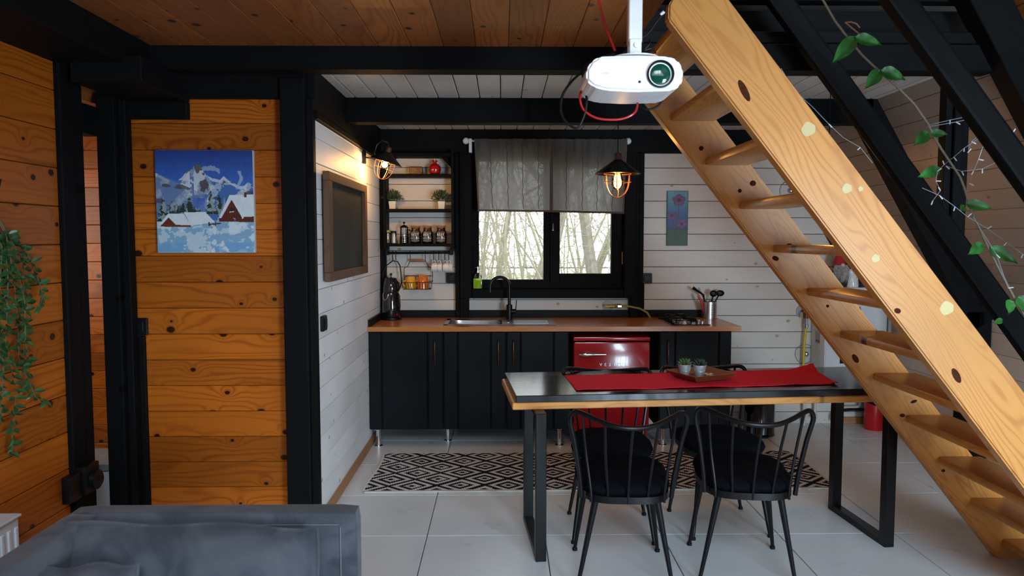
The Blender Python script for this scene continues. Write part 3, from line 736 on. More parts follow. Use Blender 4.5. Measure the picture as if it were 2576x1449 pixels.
# gas valve with hose above the worktop
gv = at(1530, 770, Y=5.97); G = thing('gas_valve', 'yellow lever gas tap with a short yellow hose under the window', 'gas valve', (gv.x, 5.975, gv.z))
MY = Matrix.Rotation(math.pi/2, 3, 'X')
MB().lathe([(.044, 0), (.044, .006), (.02, .008)], seg=20, M=MY).build('wall_plate', GREYP, G)
MB().bar((0, 0, 0), (0, -.05, 0), .013).bar((-.005, -.045, 0), (.075, -.045, .003), .013, .011).build('valve_body', plain('brass', (.30, .20, .06), .35, metal=.8), G)
MB().box((-.035, -.068, -.004), (.045, -.060, .012), .003).build('lever', YELW, G)
MB().lathe([(.016, 0), (.016, .03)], (.07, -.045, .003), 6, Matrix.Rotation(math.pi/2, 3, 'Y')).build('nut', STEEL, G)
hp = [(.09, -.045, .003), (.125, -.062, .004), (.16, -.082, .003), (.24, -.088, -.012), (.30, -.095, -.045), (.325, -.10, CT-gv.z+.0)]
MB().tube(hp, .008, 8).build('hose', plain('olive_yellow_hose', (.26, .25, .05), .4), G)

# ------------------------------------------------------------------ wall shelf and what stands on it
YS = 5.80
def sh(px, py, Y=YS): return at(px, py, Y=Y)
SX0, SX1 = sh(963, 500).x, sh(1142, 500).x
SZT, SZB = sh(1000, 383).z, sh(1000, 619).z
SF = thing('wall_shelf', 'black open wall shelf of three tiers left of the window', 'shelf', (SX0, 5.978, SZB))
Wd = SX1-SX0; Hh = SZT-SZB; DY = 5.978-YS
MB().box((0, -DY, -.03), (.022, -.001, Hh), .003).build('side_panel', BLACK, SF, smooth=False)
MB().box((Wd-.022, -DY, -.03), (Wd, -.001, Hh+.02), .003).build('side_panel', BLACK, SF, smooth=False)
MB().box((.022, -DY+.01, Hh-.03), (Wd-.022, -.001, Hh), .003).build('top_board', BLACK, SF, smooth=False)
shz = [sh(1050, 437).z, sh(1050, 525.5).z, sh(1050, 613).z]
for z in shz: MB().box((.022, -DY+.006, z-SZB-.022), (Wd-.022, -.001, z-SZB), .003).build('shelf_board', BLACK, SF, smooth=False)
for s0, s1 in ((Wd-.022, -1), (.022, 1)): MB().prism([(s0, Hh-.03), (s0+s1*.085, Hh-.03), (s0, Hh-.115)], 'y', -.10, -.085).build('corner_gusset', BLACK, SF, smooth=False)
s1z, s2z, s3z = shz
vp = sh(1094, 430, 5.88)
V = thing('pomegranate_vase', 'glossy red pomegranate shaped ceramic vase on the top shelf', 'vase', (vp.x, 5.88, s1z))
MB().lathe([(.025, 0), (.040, .010), (.049, .035), (.046, .060), (.032, .078), (.015, .086), (.014, .098)], seg=22).build('body', REDG, V)
cr = MB()
for k in range(6):
    a_ = k*math.pi/3; cr.leaf((.012*math.cos(a_), .012*math.sin(a_), .094), (.5*math.cos(a_), .5*math.sin(a_), 1), (math.cos(a_), math.sin(a_), .1), .026, .016)
cr.build('crown', REDG, V)
tn = sh(1047, 430, 5.9); TB = thing('embossed_tin', 'brown tin box with an embossed house on the top shelf', 'tin', (tn.x, 5.90, s1z))
MB().box((-.052, -.025, 0), (.052, .025, .062), .004).build('box', TIN, TB)
er = MB()
for p, q in (((-.008, .008), (.016, .048)), ((.016, .048), (.040, .008)), ((.0, .02), (.032, .02)), ((-.045, .01), (-.012, .01)), ((-.045, .028), (-.015, .028)), ((-.045, .01), (-.045, .028)), ((-.015, .01), (-.015, .028)), ((.016, .048), (.016, .008)), ((-.047, .055), (.047, .055)), ((-.047, .005), (.047, .005))):
    er.bar((p[0], -.026, p[1]), (q[0], -.026, q[1]), .0016, seg=5)
er.build('relief', TINL, TB)
def bush(px, label, seed):
    r = random.Random(seed); p = sh(px, 525, 5.88)
    T = thing('potted_plant', label, 'plant', (p.x, 5.88, s2z), group='small plants in white pots on the shelf')
    pot = MB()
    rr = [(.026, 0), (.030, .03), (.034, .062), (.030, .062), (.028, .055)]
    pot.lathe([(a_*1.18, z) for a_, z in rr], seg=4, M=Matrix.Rotation(math.pi/4, 3, 'Z')); pot.build('pot', CERW, T, smooth=False)
    lf = MB()
    for i in range(260):
        th = r.uniform(0, 6.28); ph = r.uniform(.0, 1.35); R = r.uniform(.03, .078)
        c = Vector((R*math.cos(th)*math.sin(ph)*1.05, R*math.sin(th)*math.sin(ph)*.8, .058+R*math.cos(ph)*1.05))
        lf.leaf(c, (math.cos(th)*math.sin(ph)+r.uniform(-.5, .5), math.sin(th)*math.sin(ph), math.cos(ph)+r.uniform(-.3, .6)), (r.uniform(-1, 1), r.uniform(-1, 1), 1), .026, .009)
    tag(lf.build('foliage', LEAFD, T, smooth=False), kind='stuff')
bush(988, 'small bushy plant in a white square pot, left end of the shelf', 1); bush(1111, 'small bushy plant in a white square pot, right end of the shelf', 2)
Y3 = 5.87
def jar_at(px): return sh(px, 612, Y3).x
j = thing('storage_jar', 'glass jar with a green lid at the left end of the bottom shelf', 'jar', (jar_at(975), Y3, s3z))
MB().lathe([(.026, .001), (.028, .01), (.028, .085), (.024, .09)], seg=18).build('glass', JARG, j); MB().lathe([(.0245, .004), (.0245, .075)], seg=16).build('contents', plain('brown_spice', (.24, .13, .06), .8), j)
MB().lathe([(.029, .088), (.030, .092), (.029, .105), (.024, .108)], seg=18).build('lid', plain('lime_lid', (.30, .30, .03), .4), j)
j = thing('storage_jar', 'narrow glass jar half full of pale powder, second from the left on the bottom shelf', 'jar', (jar_at(991), Y3-.01, s3z))
MB().lathe([(.022, .001), (.023, .008), (.023, .08), (.019, .085)], seg=18).build('glass', JARG, j); MB().lathe([(.020, .004), (.020, .055)], seg=16).build('contents', plain('pale_powder', (.60, .54, .42), .9), j)
MB().lathe([(.022, .084), (.022, .099), (.018, .1)], seg=18).build('lid', MATB, j)
j = thing('french_press', 'glass french press with a black lid on the bottom shelf', 'french press', (jar_at(1017), Y3, s3z))
MB().lathe([(.031, .002), (.031, .125), (.029, .126)], seg=20, cap=False).build('beaker', JARG, j)
MB().lathe([(.034, .124), (.034, .130), (.022, .142), (.004, .148), (.003, .156), (.010, .160), (.010, .168), (.004, .172)], seg=18).build('lid', GLOB, j)
fm = MB(); 
for k in range(8):
    a_ = k*math.pi/4; fm.bar((.033*math.cos(a_), .033*math.sin(a_), 0), (.033*math.cos(a_), .033*math.sin(a_), .055), .003, seg=6)
for z in (.004, .02, .037, .055): fm.tube([(.033*math.cos(2*math.pi*k/16), .033*math.sin(2*math.pi*k/16), z) for k in range(16)], .0025, 5, closed=True)
fm.bar((.034, -.006, .11), (.055, -.012, .10), .005).bar((.055, -.012, .10), (.055, -.012, .03), .005).build('frame', METB, j)
MB().bar((0, 0, .01), (0, 0, .13), .002).lathe([(.028, .02), (.028, .026)], seg=16).build('plunger', CHROME, j)
for i, (px, lab) in enumerate(((1046, 'brown glass jar with white print, nearest the french press'), (1076, 'brown glass jar with white print, middle of the three'), (1110, 'brown glass jar with white print, right end of the bottom shelf'))):
    j = thing('storage_jar', lab, 'jar', (jar_at(px), Y3, s3z), group='brown storage jars on the bottom shelf')
    MB().lathe([(.040, .001), (.043, .006), (.044, .08), (.040, .095), (.033, .105), (.033, .125)], seg=22).build('glass', BJAR, j)
    MB().lathe([(.036, .126), (.037, .130), (.037, .136), (.033, .140)], seg=20).build('lid', LIDW, j)
    MB().lathe([(.038, .004), (.039, .045 if i == 2 else .07)], seg=20).build('contents', GRAIN if i == 2 else plain('dark_beans_%d' % i, (.035, .016, .008), .7), j)
    text('BEST', .029, LABEL, j, Matrix.Translation((0, -.0455, .070)) @ FRONT, ext=.0004)
    text('KITCHEN', .0155, LABEL, j, Matrix.Translation((0, -.0455, .041)) @ FRONT, ext=.0004)
    fr = MB()
    for zz in (.020, .028, .053, .090): fr.bar((-.032, -.0445 if zz < .085 else -.0435, zz), (.032, -.0445 if zz < .085 else -.0435, zz), .0009, seg=4)
    fr.build('label_lines', LABEL, j)
# hanging rail
rl = thing('hanging_rail', 'black hanging rail under the wall shelf', 'rail', (SX0, 5.90, sh(1050, 636, 5.9).z))
rw = sh(1136, 636, 5.9).x-SX0
MB().bar((.005, 0, -.003), (rw, 0, .002), .010, seg=12).build('bar', METB, rl)
for x in (.012, rw-.004): MB().box((x-.012, -.014, -.018), (x+.012, .078, .03), .004).build('bracket', METB, rl)
RZ = rl.location.z
def hook(px, z1, label, cat='hook', n=1):
    p = sh(px, 636, 5.9)
    q = MB().tube([(0, -.012, -.006), (0, -.014, .006), (0, -.006, .014), (0, .006, .013), (0, -.014, -.01), (0, -.014, z1-RZ-.0), (0, -.004, z1-RZ-.012), (0, .006, z1-RZ-.004)], .003, 6)
    return tag(q.build('rail_hook', METB, loc=(p.x, 5.9, RZ)), label, cat, 'hooks on the rail')
for i, px in enumerate((1091, 1104, 1119, 1129)):
    lab = ['leftmost', 'second', 'third', 'rightmost'][i]
    z1 = sh(px, 655, 5.9).z; hook(px, z1, lab+' of the four black hooks holding white cups')
    p = sh(px, 665, 5.9)
    c = thing('white_cup', lab+' of the four white cups hanging from the rail', 'cup', (p.x, 5.886, z1-.01), group='white cups on hooks')
    T3 = Matrix.Rotation(math.radians(-68 if i % 2 == 0 else -80), 3, 'Y') if True else None
    mbc = MB().lathe([(.0215, 0), (.030, .004), (.036, .022), (.038, .046), (.036, .046), (.033, .022), (.018, .006)], (-.018, -.002, -.045), 18, Matrix.Rotation(math.radians(90), 3, 'Y'))
    mbc.build('bowl', WHCE, c)
    MB().tube([(-.008, 0, -.008), (-.002, 0, .006), (.010, 0, .008), (.018, 0, -.008)], .0035, 6).build('handle', WHCE, c)
hk1, hk2 = sh(990, 650, 5.9), sh(996, 650, 5.9)
hook(988, hk1.z, 'left one of the twin black hooks above the kettle'); hook(996, hk1.z, 'right one of the twin black hooks above the kettle')
# wire basket
b0 = sh(1050, 727, 5.86); bw = .115
BK = thing('wire_basket', 'black wire basket with a wooden handle hanging from the rail', 'basket', (b0.x, 5.88, b0.z))
zb, zm, zt_ = 0, .055, .10; htop = sh(1050, 655, 5.88).z-b0.z
w = MB()
def rect(z, hx, hy, r_=.0028): w.tube([(-hx, -hy, z), (hx, -hy, z), (hx, hy, z), (-hx, hy, z)], r_, 6, closed=True)
rect(0, bw*.92, .05, .0035); rect(zm, bw, .06)
w.tube([(-bw, .06, zm), (-bw*.95, .065, zt_), (bw*.95, .065, zt_), (bw, .06, zm)], .0028, 6)
for k in range(11):
    x = -bw+2*bw*k/10; w.tube([(x, -.06, zm), (x*.92, -.05, 0), (x*.92, .05, 0), (x, .065, zt_)], .0017, 5)
for sx in (-1, 1):
    w.tube([(sx*bw, .06, zt_), (sx*bw*.98, .05, htop*.62), (sx*bw*.97, .045, htop*.72), (sx*bw*.72, .035, htop*.78), (sx*bw*.58, .03, htop*.93), (sx*bw*.52, .025, htop), (sx*bw*.52, .02, RZ-b0.z+.014), (sx*bw*.52, .0, RZ-b0.z+.014)], .0028, 6)
w.build('wire_frame', METB, BK)
MB().bar((-bw*.52, .025, htop-.004), (bw*.52, .025, htop-.004), .010, seg=12).build('handle', LIDW, BK)['label'] = 'round wooden grip'
def mug(px, mat, label, s=1.):
    p = sh(px, 700, 5.87); T = thing('mug', label, 'mug', (p.x, 5.875, b0.z+.004), group='mugs in the wire basket')
    MB().lathe([(.041*s, 0), (.041*s, .03), (.038*s, .075*s), (.030*s, .092*s), (.022*s, .096*s)], seg=22).build('body', mat, T)
    MB().tube([(-.036*s, -.01, .018), (-.055*s, -.014, .022), (-.062*s, -.015, .040), (-.052*s, -.014, .058), (-.036*s, -.01, .062)], .006, 8).build('handle', mat, T)
mug(1033, MUGY, 'yellow mug upside down in the left of the wire basket'); mug(1064, MUGO, 'orange mug upside down in the right of the wire basket', 1.1)
# kettle
kp = at(990, 800, Z=CT); K = thing('electric_tea_kettle', 'tall glossy black two tier tea kettle in the worktop corner', 'kettle', (kp.x, 5.80, CT))
top = at(988, 685, Y=5.8).z-CT
MB().lathe([(.078, 0), (.080, .008), (.078, .018), (.060, .020)], seg=28).build('base', MATB, K)
MB().lathe([(.066, .02), (.070, .03), (.069, .10), (.064, .20), (.061, .215)], seg=28).build('lower_kettle', GLOB, K)
MB().lathe([(.058, .216), (.060, .222), (.058, .26), (.052, .305), (.046, .32), (.020, .326)], seg=28).build('teapot', GLOB, K)
MB().lathe([(.046, .32), (.044, .328), (.02, .334), (.005, .336), (.005, .346), (.010, .350), (.011, .358), (.006, .366)], seg=20).build('lid', GLOB, K)
MB().tube([(-.052, -.035, .215), (-.057, -.045, .19), (-.05, -.052, .165), (-.035, -.058, .158), (-.02, -.062, .175), (-.012, -.062, .205)], .004, 8).build('spout_rim', CHROME, K)
MB().tube([(.046, -.01, .30), (.064, -.03, .29), (.070, -.03, .25), (.055, -.02, .225)], .008, 8).build('teapot_handle', MATB, K)
MB().tube([(.056, -.03, .205), (.068, -.045, .19), (.072, -.045, .11), (.062, -.03, .06)], .008, 8).build('handle', MATB, K)
MB().sphere((.052, -.052, .045), .006).build('switch_light', REDP, K)
cb = thing('hanging_cable', 'black cable loop hanging from the twin hooks above the kettle', 'cable', (hk1.x, 5.885, hk1.z))
q0 = Vector((hk1.x, 5.885, hk1.z))
cp = [sh(*p, 5.885)-q0 for p in ((962, 712), (964, 685), (972, 668), (988, 656), (1000, 658), (1006, 668), (1009, 690), (1010, 712), (1006, 725))]
MB().tube([Vector((p.x, 0, p.z)) for p in cp], .005, 8).build('cable', MATB, cb)

# ------------------------------------------------------------------ switches
def switch(c, n, label, w=.082):
    T = thing('light_switch', label, 'switch', c); n = Vector(n)
    if abs(n.y) > .5:
        MB().box((-w/2, -.02, -w/2), (w/2, 0, w/2), .004).build('plate', MATB, T); MB().box((-.026, -.025, -.026), (.026, -.018, .026), .003).build('rocker', MATB, T)
    else:
        MB().box((0, -w/2, -w/2), (.02, w/2, w/2), .004).build('plate', MATB, T); MB().box((.018, -.026, -.026), (.025, .026, .026), .003).build('rocker', MATB, T)
p = at(1136, 699, Y=5.96); switch((p.x, 5.965, p.z), (0, -1, 0), 'black switch on the white boards left of the window')
p = at(1627, 700, Y=5.96); switch((p.x, 5.965, p.z), (0, -1, 0), 'black switch on the white boards right of the window')
tbox((1.125, 5.955, CT+.06), (1.155, 5.979, 1.17))
p = at(348, 822, Y=3.8); switch((p.x, 3.819, p.z), (0, -1, 0), 'black switch beside the wooden picture wall', .088)
p = at(804, 816, X=XL); switch((XL, p.y+.05, p.z), (1, 0, 0), 'black switch on the white side wall by the post')
sk_ = thing('wall_socket', 'black double socket box with a plug, low on the left post', 'socket', (-1.93, 3.36, at(205, 1205, X=-1.93).z))
MB().box((0, -.16, -.065), (.035, -.06, .055), .006).build('box', MATB, sk_); MB().box((-.0, -.055, -.06), (.05, .06, .07), .008).build('frame', MATB, sk_)
MB().lathe([(.045, 0), (.045, .03), (.03, .04)], (.04, .01, -.005), 18, Matrix.Rotation(math.pi/2, 3, 'Y')).build('plug', MATB, sk_)

# ------------------------------------------------------------------ chalkboard (leans out a little at the top)
ck0 = Vector((XL+.02, 3.99, 1.28)); CB = thing('chalkboard', 'chalkboard in a rough brown wooden frame on the white side wall', 'chalkboard', (XL+.012, 3.99, 1.285))
Lc, Hc, f = 1.12, .595, .05
def fr_(y0, y1, z0, z1):
    o = MB().box((0, 0, 0), (max(y1-y0, z1-z0), min(y1-y0, z1-z0), .035), .003).build('frame_board', OLDW, CB, smooth=False)
    M = Matrix.Identity(4)
    if (y1-y0) > (z1-z0): dl, dw, dn_ = (0, 1, 0), (0, 0, 1), (1, 0, 0)
    else: dl, dw, dn_ = (0, 0, 1), (0, -1, 0), (1, 0, 0)
    for i in range(3): M[i][0] = dl[i]; M[i][1] = dw[i]; M[i][2] = dn_[i]
    M[0][3] = 0; M[1][3] = y0 if dl[1] else y1; M[2][3] = z0; o.matrix_local = M
fr_(0, Lc, 0, f); fr_(0, Lc, Hc-f, Hc); fr_(0, f*1.6, f, Hc-f); fr_(Lc-f*1.6, Lc, f, Hc-f)
MB().box((.004, f, f), (.014, Lc-f, Hc-f)).build('slate', SLATE, CB, smooth=False)

# ------------------------------------------------------------------ paintings
def vnoise(x, y, s):
    xi, yi = np.floor(x), np.floor(y); fx, fy = x-xi, y-yi; fx = fx*fx*(3-2*fx); fy = fy*fy*(3-2*fy)
    h = lambda a, b: np.modf(np.abs(np.sin(a*127.1+b*311.7+s*74.7)*43758.5453))[0]
    return (h(xi, yi)*(1-fx)+h(xi+1, yi)*fx)*(1-fy)+(h(xi, yi+1)*(1-fx)+h(xi+1, yi+1)*fx)*fy
def fbm(x, y, s): return .5*vnoise(x, y, s)+.3*vnoise(2.1*x, 2.1*y, s+1)+.2*vnoise(4.3*x, 4.3*y, s+2)
def inpoly(u, t, P):
    r = np.zeros(u.shape, bool); n = len(P)
    for i in range(n):
        (x0, y0), (x1, y1) = P[i], P[(i+1) % n]
        if y0 == y1: continue
        r ^= ((y0 > t) != (y1 > t)) & (u < (x1-x0)*(t-y0)/(y1-y0)+x0)
    return r
def colgrid(name, w, h, nu, nv, fn, mat, parent, thick=0., M=None):
    """flat printed or painted surface: one colour per small cell, lies in its own x-z plane facing -Y"""
    us, ts = np.meshgrid((np.arange(nu)+.5)/nu, (np.arange(nv)+.5)/nv)
    c = fn(us, ts)
    mb = MB().grid(nu, nv, lambda i, j: ((i-.5)*w, 0, (.5-j)*h)); me = mb.mesh(name, mat, smooth=False)
    a_ = me.color_attributes.new('col', 'FLOAT_COLOR', 'CORNER')
    full = np.ones((nu*nv, 4)); full[:, :3] = c.reshape(-1, 3)
    a_.data.foreach_set('color', np.repeat(full, 4, axis=0).ravel())
    o = bpy.data.objects.new(name, me); COL.objects.link(o); o.parent = parent
    if M is not None: o.matrix_local = M
    return o
def winter(u, t):
    c = np.zeros(u.shape+(3,)); n = fbm(u*9, t*9, 1); n2 = fbm(u*26, t*26, 5); n3 = fbm(u*5+3, t*14, 9)
    def put(mask, col, k=1.):
        col = np.array(col) if not isinstance(col, np.ndarray) else col
        kk = (mask*1.*k)[..., None]; c[:] = c*(1-kk)+col*kk
    g = np.clip(t/.4, 0, 1)[..., None]
    c[:] = np.array((.012, .035, .19))*(1-g)+np.array((.04, .14, .50))*g; c[:] *= (.85+.35*n2)[..., None]
    put((np.abs(t-.19-.02*np.sin(u*20)) < .025*n2*1.6) & (u > .46) & (u < .66), (.35, .42, .55), .6)
    rx = [0, .1, .2, .27, .33, .38, .42, .45, .48, .52, .58, .66, .70, .74, .80, .86, .91, .95, 1]
    ry = [.22, .27, .32, .26, .20, .17, .14, .135, .18, .24, .27, .29, .25, .29, .32, .35, .34, .31, .34]
    rid = np.interp(u, rx, ry)+.012*(n2-.5)
    mt = t > rid; d = np.clip((t-rid)/.25, 0, 1)
    snow = n*.6+n2*.5+.25*np.sin((u*1.2+t)*18)
    put(mt, (.05, .13, .36)); put(mt & (snow > .62), (.33, .40, .50), .9); put(mt & (snow > .8), (.55, .60, .66), .9)
    put(mt & (np.abs(t-rid) < .03) & (n > .35), (.50, .55, .62), .85)
    put(mt & (n3 > .62) & (d < .8), (.05, .040, .045), .85); put(mt & (np.abs(u-.45) < .05) & (t > .2) & (t < .34) & (n2 > .45), (.04, .035, .04), .85)
    pk = inpoly(u, t, [(.24, .34), (.33, .215), (.355, .20), (.385, .165), (.415, .14), (.45, .132), (.475, .17), (.50, .22), (.545, .27), (.60, .36), (.52, .44), (.34, .43)])
    put(pk, (.22, .29, .40)); put(pk & (snow > .45), (.48, .53, .58), .9); put(pk & (u < .33+.35*(t-.13)) & (n2 > .4), (.56, .60, .64), .8)
    put(pk & (np.abs(u-.445-.25*(t-.16)) < .045+.05*(n2-.5)) & (n > .38), (.055, .045, .045), .9); put(pk & (np.abs(u-.37) < .02) & (n2 > .45), (.05, .11, .34), .9)
    lf = (t > .22+u*.42) & (u < .5) & (t < .6); put(lf, (.16, .22, .33), .6); put(lf & (n > .58), (.45, .50, .56), .8); put(lf & (n3 > .6), (.06, .05, .06), .8)
    put((t > .46) & (t < .62) & (u > .38) & (u < .52), (.04, .12, .45), .7)
    for tx, ty, tb, w in ((.07, .44, .70, .075), (.16, .49, .62, .04), (.21, .51, .62, .035), (.27, .48, .62, .045), (.34, .43, .62, .06), (.40, .54, .62, .04), (.44, .56, .62, .03), (.56, .385, .62, .065), (.645, .42, .62, .055), (.70, .45, .60, .03)):
        f_ = np.clip((t-ty)/(tb-ty), 0, 1); tr = (t > ty) & (t < tb) & (np.abs(u-tx) < w*f_*(.65+.5*((f_*7) % 1)))
        put(tr, (.012, .035, .022)); put(tr & (n2 > .55), (.30, .36, .38), .8)
    put(t > .70+.01*n, (.24, .38, .50)); sf = t > .69+.012*n
    put(sf, (.20, .36, .52)); put(sf & (n3+.4*n2 > .72), (.46, .56, .62), .9); put(sf & (n > .62), (.58, .66, .70), .8); put(sf & (t > .9) & (n3 < .4), (.13, .32, .55), .7)
    wht = (.55+.12*n2)[..., None]*np.array((1, 1.08, 1.15))
    put(inpoly(u, t, [(.28, .605), (.50, .60), (.60, .70), (.35, .735)]), wht)
    put(inpoly(u, t, [(.02, .73), (.12, .615), (.28, .62), (.35, .735), (.2, .74)]), wht)
    put(inpoly(u, t, [(.04, .735), (.12, .655), (.205, .735)]), (.12, .022, .012)); put(inpoly(u, t, [(.04, .725), (.35, .73), (.345, .75), (.04, .745)]), (.14, .03, .012))
    put(inpoly(u, t, [(.64, .655), (.755, .435), (1, .43), (1, .67), (.64, .67)]), wht)
    put(inpoly(u, t, [(.665, .66), (.775, .48), (.88, .66)]), (.11, .020, .010)); put(inpoly(u, t, [(.665, .66), (.775, .48), (.88, .66)]) & (np.sin(u*230) > .6), (.04, .01, .006))
    put(inpoly(u, t, [(.755, .56), (.79, .56), (.79, .60), (.755, .60)]), (.02, .01, .01)); put(inpoly(u, t, [(.75, .598), (.795, .592), (.795, .602), (.75, .608)]), (.5, .5, .5))
    put(inpoly(u, t, [(.64, .66), (1, .645), (1, .70), (.64, .695)]) & (n2 < .72), (.09, .016, .012)); put((u > .53) & (u < .66) & (np.abs(t-.725+.1*(u-.53)) < .006), (.06, .012, .015)); put((u > .532) & (u < .545) & (t > .70) & (t < .74), (.05, .012, .015)); put((u > .6) & (u < .61) & (t > .69) & (t < .74), (.05, .012, .015))
    put((u > .885) & (u < .925) & (t > .385) & (t < .45), (.42, .45, .5)); put((u > .905) & (u < .93) & (t > .41) & (t < .455), (.10, .03, .03))
    put((np.abs(u-.86-.06*np.sin(t*30)*t-.0) < .02*(n2+.3)) & (t > .2) & (t < .38), (.35, .42, .55), .7)
    return c
PT = colattr('oil_paint', .45, .35, .4)
pa, pb = at(388, 377, Y=3.79), at(641, 636, Y=3.79)
PW, PH = pb.x-pa.x, pa.z-pb.z
P1 = thing('landscape_painting', 'canvas of blue mountains and snowed in red cabins on the wooden wall', 'painting', ((pa.x+pb.x)/2, 3.819, (pa.z+pb.z)/2))
MB().box((-PW/2, -.026, -PH/2), (PW/2, 0, PH/2), .002).build('canvas', plain('raw_canvas', (.55, .53, .50), .8), P1, smooth=False)
colgrid('painted_scene', PW*.995, PH*.995, 230, 230, winter, PT, P1, M=Matrix.Translation((0, -.0275, 0)))
def flowers(u, t):
    c = np.zeros(u.shape+(3,)); v = t
    st = [(0, (.10, .30, .36)), (.2, (.045, .20, .31)), (.45, (.015, .07, .22)), (.66, (.008, .03, .14)), (.70, (.006, .02, .06)), (.73, (.008, .06, .02)), (1, (.008, .055, .012))]
    for i in range(3): c[..., i] = np.interp(v, [a_[0] for a_ in st], [a_[1][i] for a_ in st])
    n = fbm(u*6, t*20, 3); c *= (.8+.4*n)[..., None]
    asp = 2.75
    for (cx, cy, r, bx, by) in ((.56, .17, .30, .45, .95), (.24, .45, .22, .42, .9), (.70, .60, .24, .68, .93)):
        k = np.clip((t-cy)/(by-cy), 0, 1); xs = cx+(bx-cx)*k+.02*np.sin(k*6)
        c[(np.abs(u-xs) < .014) & (t > cy) & (t < by)] = (.03, .015, .03)
        for j in range(5):
            a_ = j*1.2566+.5+cx*3; px, py = cx+math.cos(a_)*r*.62, cy+math.sin(a_)*r*.62/asp
            dd = ((u-px)/(r*.46))**2+((t-py)*asp/(r*.40))**2
            c[dd < 1] = (.02, .008, .03); mm = dd < .78; c[mm] = np.array((.115, .035, .15))*(.7+.6*n[mm])[:, None]
        c[((u-cx)/(r*.3))**2+((t-cy)*asp/(r*.3))**2 < 1] = (.008, .006, .012)
    e = (u < .05) | (u > .95) | (t < .02) | (t > .98); c[e] *= .6
    return c
pa, pb = at(1679, 480, Y=5.96), at(1730, 618, Y=5.96); PW, PH = pb.x-pa.x, pa.z-pb.z
P2 = thing('flower_painting', 'narrow canvas of three purple flowers on the white back wall', 'painting', ((pa.x+pb.x)/2, 5.979, (pa.z+pb.z)/2))
MB().box((-PW/2, -.014, -PH/2), (PW/2, 0, PH/2), .002).build('canvas', plain('painted_edge', (.02, .07, .09), .6), P2, smooth=False)
colgrid('painted_flowers', PW, PH, 44, 118, flowers, PT, P2, M=Matrix.Translation((0, -.0155, 0)))

# ------------------------------------------------------------------ rug
def rug(u, t):
    x = u*2.90; y = t*.775
    px, py = .293, .25
    def dia(ox, oy):
        a_ = np.abs(((x-ox)/px+.5) % 1-.5)*2; b = np.abs(((y-oy)/py+.5) % 1-.5)*2; return a_+b
    d = np.minimum(dia(.14, .06), dia(.14+px/2, .06+py/2))
    dark = (d < .17) | ((d > .36) & (d < .60)) | (d > .86)
    c = np.where(dark[..., None], np.array((.010, .009, .016)), np.array((.55, .53, .51)))
    e = (t > .985) | (u < .004) | (u > .996); c[e] = (.60, .59, .57); return c
RG = thing('kitchen_rug', 'black and white diamond patterned runner rug on the tiles', 'rug', (.61, 4.745, 0))
RG.rotation_euler = (0, 0, math.radians(.6))
us, vs_ = 236, 74
M_ = MB().grid(us, vs_, lambda i, j: ((i-.5)*2.88+.012*math.sin(j*5)*abs(2*i-1)**4, (.5-j)*.775+.006*math.sin(i*9), .0115+.0012*math.sin(i*23+j*3)))
me = M_.mesh('pile', colattr('woven_rug', .95, .4, .1), smooth=False)
uu, tt = np.meshgrid((np.arange(us)+.5)/us, (np.arange(vs_)+.5)/vs_); cc = rug(uu, tt)
ca_ = me.color_attributes.new('col', 'FLOAT_COLOR', 'CORNER'); full = np.ones((us*vs_, 4)); full[:, :3] = cc.reshape(-1, 3)
ca_.data.foreach_set('color', np.repeat(full, 4, axis=0).ravel())
o = bpy.data.objects.new('pile', me); COL.objects.link(o); o.parent = RG
MB().box((-1.437, -.386, .001), (1.437, .386, .0085)).build('backing', plain('rug_backing', (.5, .48, .45), .95), RG, smooth=False)

# ------------------------------------------------------------------ dining table
TR = math.radians(4.7)
TB_ = thing('dining_table', 'long dining table with a black top, pine under board and black frame legs', 'table', (.067, 3.459, 0), TR)
o = MB().box((0, 0, -.034), (2.0, .62, 0), .003).build('black_top', TABB, TB_, smooth=False); o.location = (0, 0, .775)
o = MB().box((0, 0, -.034), (2.02, .615, 0), .004).build('under_board', STAIR, TB_, smooth=False); o.location = (-.016, .004, .740)
for x in (.085, 1.815):
    L = MB(); 
    for y in (-.085, .40): L.box((x, y+.0, .0), (x+.05, y+.05, .706), .002)
    L.box((x, -.035, .0), (x+.05, .40, .035), .002); L.box((x, -.035, .68), (x+.05, .40, .706), .002)
    L.build('frame_leg', METB, TB_)
TM = Matrix.Translation((.067, 3.459, 0)) @ Matrix.Rotation(TR, 4, 'Z')
# runner cloth
q = [at(1450, 983, Z=.777), at(2110, 967, Z=.777), at(2045, 928, Z=.777), at(1420, 945, Z=.777)]
rc = Vector(((q[0].x+q[2].x)/2, (q[0].y+q[2].y)/2, .776))
def rfn(u, v):
    p = (q[0]*(1-u)+q[1]*u)*(1-v)+(q[3]*(1-u)+q[2]*u)*v
    lift = .0015+.0012*(math.sin(u*40)+1)*(abs(2*v-1)**8)+.002*(math.sin(u*17)+1)*(1-v)**6
    if u > .9 and v > .8: lift += (u-.9)*10*(v-.8)*5*.03
    if u > .97 and v < .15: lift += .006
    return (p.x-rc.x, p.y-rc.y, lift)
rr_ = MB().grid(90, 16, rfn).build('table_runner', REDC, loc=rc, angle=80); tag(rr_, 'crumpled red table runner along the black tabletop', 'table runner')
so = rr_.modifiers.new('s', 'SOLIDIFY'); so.thickness = .0015; so.offset = 1
